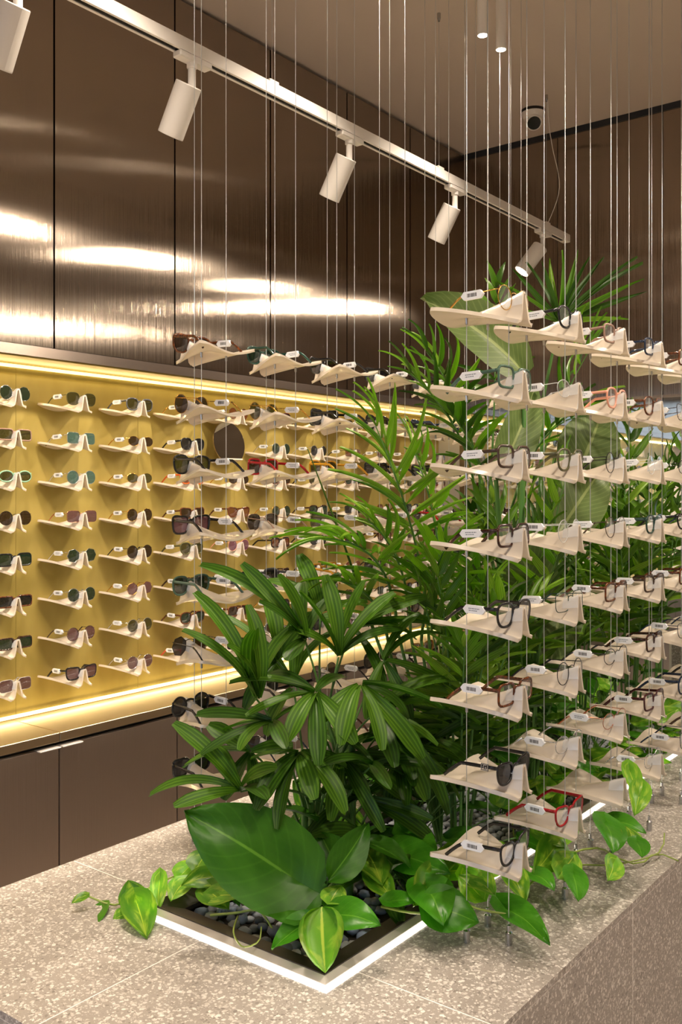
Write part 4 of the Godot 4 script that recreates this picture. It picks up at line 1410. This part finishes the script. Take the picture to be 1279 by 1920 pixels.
func build_philodendron() -> void:
	var b := Vector3(-1.13, COUNTER - 0.03, -1.33)
	var p := thing("philodendron", "low plant with large glossy dark green leaves at the front of the planter", "plant", b)
	var cam := (EYE - b).normalized()
	var ls := [
		# foot, tip, width, kind, face
		[[545, 1645, 1.66], [345, 1520, 1.66], 0.165, "heart", "philo", Vector3(0.6, 0.7, 0.8), 0.05],
		[[612, 1655, 1.64], [690, 1543, 1.70], 0.065, "spear", "philo", Vector3(0.8, 0.4, 0.5), 0.10],
		[[604, 1700, 1.60], [610, 1824, 1.52], 0.075, "rolled", "pothos_lime", Vector3(0.4, 0.5, 0.7), 0.06],
		[[600, 1720, 1.60], [510, 1782, 1.57], 0.05, "spear", "pothos_plain", Vector3(0.2, 0.9, 0.4), 0.10],
		[[632, 1715, 1.60], [714, 1735, 1.56], 0.065, "heart", "pothos_plain", Vector3(0.3, 0.9, 0.5), 0.09],
		[[620, 1690, 1.62], [640, 1660, 1.66], 0.045, "heart", "pothos_lime", Vector3(0.3, 0.6, 0.7), 0.06],
		[[572, 1710, 1.62], [480, 1640, 1.70], 0.11, "heart", "philo", Vector3(0.3, 0.9, 0.3), 0.03],
		[[640, 1640, 1.72], [600, 1560, 1.76], 0.08, "spear", "philo", Vector3(0.3, 0.5, 0.8), 0.08],
	]
	for l in ls:
		var a := seen(l[0][0], l[0][1], l[0][2])
		var t := seen(l[1][0], l[1][1], l[1][2])
		stalk(p, "stem", [Vector3(rng.randf_range(-0.02, 0.02), 0, 0), ((a - b) * 0.5) + Vector3(0, 0.015, 0), a - b], 0.0045, mats["stem"], 0.7)
		leaf(p, "leaf", l[3], l[6], a - b, t - b, l[2], mats[l[4]], 0.0, l[5])

func vine(p: Node3D, pts: Array, r := 0.0026) -> void:
	var q := []
	var cv := Curve3D.new()
	for i in pts.size():
		var d: Vector3 = (pts[mini(i + 1, pts.size() - 1)] - pts[maxi(i - 1, 0)]) / 6.0
		cv.add_point(pts[i] - p.position, -d, d)
	for i in 17: q.append(cv.sample_baked(cv.get_baked_length() * i / 16.0, true))
	stalk(p, "vine", q, r, mats["vine"], 0.7)

func build_pothos() -> void:
	var pm := [mats["pothos"], mats["pothos_plain"], mats["pothos_lime"], mats["pothos"]]
	# trailing to the left over the front edge
	var b := Vector3(-1.33, COUNTER - 0.02, -1.25)
	var p := thing("pothos", "yellow and green pothos vine trailing over the front left planter corner", "vine", b, "pothos vines round the planter edge")
	vine(p, [seen(420, 1650, 1.86), seen(345, 1640, 1.87), seen(290, 1660, 1.82), seen(262, 1675, 1.80), seen(215, 1697, 1.80), seen(165, 1680, 1.80)])
	for l in [[[256, 1690, 1.77], [276, 1760, 1.67], 0.065, 0], [[252, 1690, 1.79], [240, 1650, 1.80], 0.055, 3], [[190, 1705, 1.80], [178, 1740, 1.73], 0.045, 1], [[160, 1680, 1.80], [134, 1694, 1.78], 0.022, 0], [[232, 1715, 1.76], [212, 1725, 1.75], 0.03, 2], [[300, 1650, 1.83], [296, 1712, 1.76], 0.035, 2], [[345, 1655, 1.83], [320, 1690, 1.78], 0.05, 2], [[400, 1645, 1.83], [340, 1660, 1.80], 0.05, 0], [[400, 1680, 1.78], [455, 1680, 1.74], 0.05, 2], [[390, 1670, 1.8], [430, 1705, 1.74], 0.055, 0], [[370, 1625, 1.86], [400, 1590, 1.90], 0.06, 0], [[430, 1640, 1.84], [450, 1700, 1.76], 0.045, 1], [[340, 1640, 1.86], [375, 1610, 1.9], 0.05, 2]]:
		heart(p, seen(l[0][0], l[0][1], l[0][2]), seen(l[1][0], l[1][1], l[1][2]), l[2], pm[l[3]], Vector3(0.3, 0.8, 0.5))
	vine(p, [seen(395, 1716, 1.72), seen(440, 1712, 1.70), seen(485, 1708, 1.69), seen(510, 1740, 1.66)])
	vine(p, [seen(446, 1718, 1.70), seen(438, 1748, 1.64), seen(455, 1775, 1.60), seen(485, 1765, 1.60), seen(490, 1738, 1.62)], 0.0018)
	# along the aisle side
	var b2 := Vector3(-1.02, COUNTER - 0.02, -1.55)
	var p2 := thing("pothos", "green pothos with large heart leaves spilling over the near right rim", "vine", b2, "pothos vines round the planter edge")
	for l in [[[810, 1700, 1.66], [898, 1730, 1.64], 0.085, 1], [[800, 1665, 1.70], [832, 1735, 1.60], 0.085, 1], [[815, 1640, 1.74], [775, 1700, 1.66], 0.06, 0], [[745, 1600, 1.80], [845, 1638, 1.72], 0.075, 1], [[690, 1600, 1.80], [718, 1660, 1.70], 0.075, 0], [[950, 1705, 1.70], [1032, 1772, 1.58], 0.06, 1], [[900, 1680, 1.72], [860, 1640, 1.76], 0.05, 2], [[880, 1640, 1.78], [930, 1680, 1.7], 0.06, 2], [[960, 1640, 1.78], [985, 1695, 1.70], 0.05, 0], [[930, 1600, 1.84], [900, 1650, 1.76], 0.07, 2], [[700, 1640, 1.74], [740, 1690, 1.68], 0.05, 0], [[760, 1560, 1.86], [820, 1600, 1.8], 0.07, 1], [[1000, 1640, 1.8], [1040, 1670, 1.74], 0.05, 1], [[730, 1690, 1.68], [790, 1690, 1.66], 0.04, 1]]:
		heart(p2, seen(l[0][0], l[0][1], l[0][2]), seen(l[1][0], l[1][1], l[1][2]), l[2], pm[l[3]], Vector3(0.5, 0.8, 0.4))
	vine(p2, [seen(715, 1700, 1.70), seen(790, 1712, 1.66), seen(850, 1690, 1.68), seen(900, 1705, 1.66), seen(955, 1715, 1.67)])
	var b3 := Vector3(-0.98, COUNTER - 0.02, -1.9)
	var p3 := thing("pothos", "long pothos vine creeping across the stone top toward the counter edge", "vine", b3, "pothos vines round the planter edge")
	vine(p3, [seen(960, 1690, 1.74), on_counter(1050, 1610, 0.06), on_counter(1120, 1590, 0.07), on_counter(1160, 1610, 0.02), on_counter(1200, 1620, 0.01), on_counter(1230, 1600, 0.012), on_counter(1272, 1614, 0.01)])
	vine(p3, [seen(1000, 1650, 1.8), on_counter(1080, 1622, 0.015), on_counter(1140, 1622, 0.012), on_counter(1200, 1612, 0.012), on_counter(1240, 1595, 0.02), on_counter(1246, 1562, 0.045)], 0.0022)
	for l in [[[1135, 1545, 1.95], [1150, 1600, 1.86], 0.075, 1], [[1150, 1540, 2.0], [1212, 1563, 1.96], 0.055, 1], [[1185, 1575, 1.92], [1175, 1550, 1.96], 0.05, 0], [[1195, 1580, 1.90], [1205, 1608, 1.84], 0.045, 1], [[1150, 1620, 1.83], [1140, 1652, 1.76], 0.045, 2], [[1060, 1560, 1.95], [1020, 1600, 1.88], 0.06, 2], [[1040, 1590, 1.88], [1000, 1640, 1.8], 0.065, 0], [[1050, 1640, 1.8], [1080, 1600, 1.88], 0.06, 2], [[1075, 1640, 1.78], [1085, 1690, 1.70], 0.05, 1], [[1010, 1560, 1.92], [1060, 1590, 1.88], 0.06, 0], [[1200, 1480, 2.1], [1190, 1530, 2.02], 0.05, 2], [[1180, 1445, 2.15], [1195, 1500, 2.06], 0.045, 2]]:
		heart(p3, seen(l[0][0], l[0][1], l[0][2]), seen(l[1][0], l[1][1], l[1][2]), l[2], pm[l[3]], Vector3(0.5, 0.8, 0.4))
	# leaves spilling out further along both rims
	for side in 2:
		for k in 3:
			var z0 := -1.6 - 0.6 * k
			var x0 := PX1 - 0.06 if side == 0 else PX0 + 0.06
			var bb := Vector3(x0, COUNTER - 0.02, z0 - 0.3)
			var q := thing("pothos", "leafy pothos along the %s rim, %s clump from the front" % ["aisle-side" if side == 0 else "wall-side", ORD[k]], "vine", bb, "pothos vines round the planter edge")
			for j in 24:
				var a := Vector3(x0 + rng.randf_range(-0.05, 0.03), COUNTER + rng.randf_range(0.0, 0.12), z0 - rng.randf() * 0.6)
				var d := Vector3((1.0 if side == 0 else -1.0) * rng.randf_range(0.01, 0.07), rng.randf_range(-0.02, 0.05), rng.randf_range(-0.05, 0.06))
				if (a + d).y < COUNTER + 0.012: d.y = COUNTER + 0.015 - a.y
				if j % 4 == 0: stalk(q, "vine", [Vector3(rng.randf_range(-0.01, 0.01), 0, a.z - bb.z), (a - bb) * Vector3(0.6, 0.7, 1.0), a - bb], 0.002, mats["vine"], 0.8, 5)
				heart(q, a, a + d.normalized() * rng.randf_range(0.06, 0.085), rng.randf_range(0.045, 0.065), pm[rng.randi() % 4], Vector3(0.5 if side == 0 else -0.5, 0.8, 0.3))
	# undergrowth in the middle
	for k in 3:
		var bb := Vector3(-1.12, COUNTER - 0.02, -1.62 - 0.5 * k)
		var q := thing("foliage_plant", "low broad-leaved plant under the palms, %s from the front" % ORD[k], "plant", bb, "low plants under the palms")
		for j in 26:
			var a := bb + Vector3(rng.randf_range(-0.17, 0.17), rng.randf_range(0.04, 0.30), rng.randf_range(-0.25, 0.22))
			var w := rng.randf() * TAU
			var d := Vector3(cos(w), rng.randf_range(-0.4, 0.3), sin(w)).normalized() * rng.randf_range(0.09, 0.14)
			stalk(q, "stem", [Vector3(rng.randf_range(-0.03, 0.03), 0, rng.randf_range(-0.03, 0.03)), (a - bb) * Vector3(0.4, 0.6, 0.4), a - bb], 0.002, mats["stem"], 0.8, 4)
			leaf(q, "leaf", "spear", 0.08, a - bb, a + d - bb, rng.randf_range(0.04, 0.06), mats["philo"] if rng.randf() < 0.6 else mats["areca_c"], rng.randf_range(-0.4, 0.4))

func build_small() -> void:
	# round mirror standing in the niche in place of a tray
	var t := thing("display_mirror", "small round mirror on a stand in the gold niche", "mirror", Vector3(NICHE_X + 0.06, 1.6 + 0.283 - 0.1283, -2.684))
	t.rotation.z = 0.16
	var st := new_st()
	st.set_smooth_group(-1)
	var o := []
	for i in 33:
		var a := deg_to_rad(-50.0 + 280.0 * i / 32.0)
		o.append(Vector2(cos(a), sin(a)) * 0.086 + Vector2(0, 0.035))
	for i in range(1, 32):
		for p in [o[0], o[i], o[i + 1]]: st.add_vertex(Vector3(0.0045, p.y, -p.x))
	part("glass", done(st), mats["mirror"], t)
	st = new_st()
	st.set_smooth_group(-1)
	for i in range(1, 32):
		for p in [o[0], o[i + 1], o[i]]:
			st.set_uv(p)
			st.add_vertex(Vector3(-0.002, p.y, -p.x))
	for i in 33:
		var a: Vector2 = o[i]
		var b: Vector2 = o[(i + 1) % 33]
		quad(st, Vector3(-0.002, a.y, -a.x), Vector3(0.004, a.y, -a.x), Vector3(0.004, b.y, -b.x), Vector3(-0.002, b.y, -b.x))
	part("backing", done(st), mats["metal_edge"], t)
	part("stand", bevel_box(Vector3(-0.06, -0.036, -0.05), Vector3(0.02, -0.030, 0.05), 0.001), mats["tray"], t)
	# dome camera on the ceiling
	var c := thing("security_camera", "white turret security camera with dark lens on the ceiling near the corner", "camera", Vector3(-1.986, CEIL, -4.04))
	part("mount", turned([Vector2(0, -0.012), Vector2(0.055, -0.012), Vector2(0.056, 0), Vector2(0, 0)], 28), mats["black_plastic"], c)
	part("housing", lathe_mesh([Vector2(0.0, -0.050), Vector2(0.036, -0.049), Vector2(0.044, -0.042), Vector2(0.050, -0.030), Vector2(0.055, -0.014), Vector2(0.053, -0.011), Vector2(0, -0.011)], 28), mats["white_paint"], c)
	var dir := (Vector3(0.42, -0.62, 0.62)).normalized()
	var x := dir.cross(Vector3.UP).normalized()
	var bs := Basis(x, dir, x.cross(dir))
	var ball := part("eyeball", lathe_mesh([Vector2(0, -0.03), Vector2(0.034, -0.02), Vector2(0.039, 0.0), Vector2(0.038, 0.022), Vector2(0.033, 0.029), Vector2(0, 0.029)], 24), mats["white_paint"], c, Transform3D(bs, Vector3(0.004, -0.053, 0.006)))
	part("lens_window", lathe_mesh([Vector2(0, 0.0292), Vector2(0.031, 0.0292), Vector2(0.030, 0.031), Vector2(0, 0.032)], 24), mats["black_plastic"], ball)
	# the feed cable that loops from the ceiling to the track
	var cable := thing("power_cable", "thin white power cable looping from the ceiling to the track end", "cable", Vector3(-1.862, CEIL, -3.93))
	var pts := []
	var cv := Curve3D.new()
	cv.add_point(Vector3.ZERO, Vector3.ZERO, Vector3(0, -0.2, 0))
	cv.add_point(Vector3(0.045, -0.42, -0.03), Vector3(-0.01, 0.12, 0), Vector3(0.01, -0.06, 0))
	cv.add_point(Vector3(0.0, -0.585, -0.0), Vector3(0.03, 0.06, 0), Vector3.ZERO)
	for i in 21: pts.append(cv.sample_baked(cv.get_baked_length() * i / 20.0, true))
	st = new_st()
	tube(st, pts, 0.0018, 6)
	part("cord", smooth_done(st), mats["white_paint"], cable)
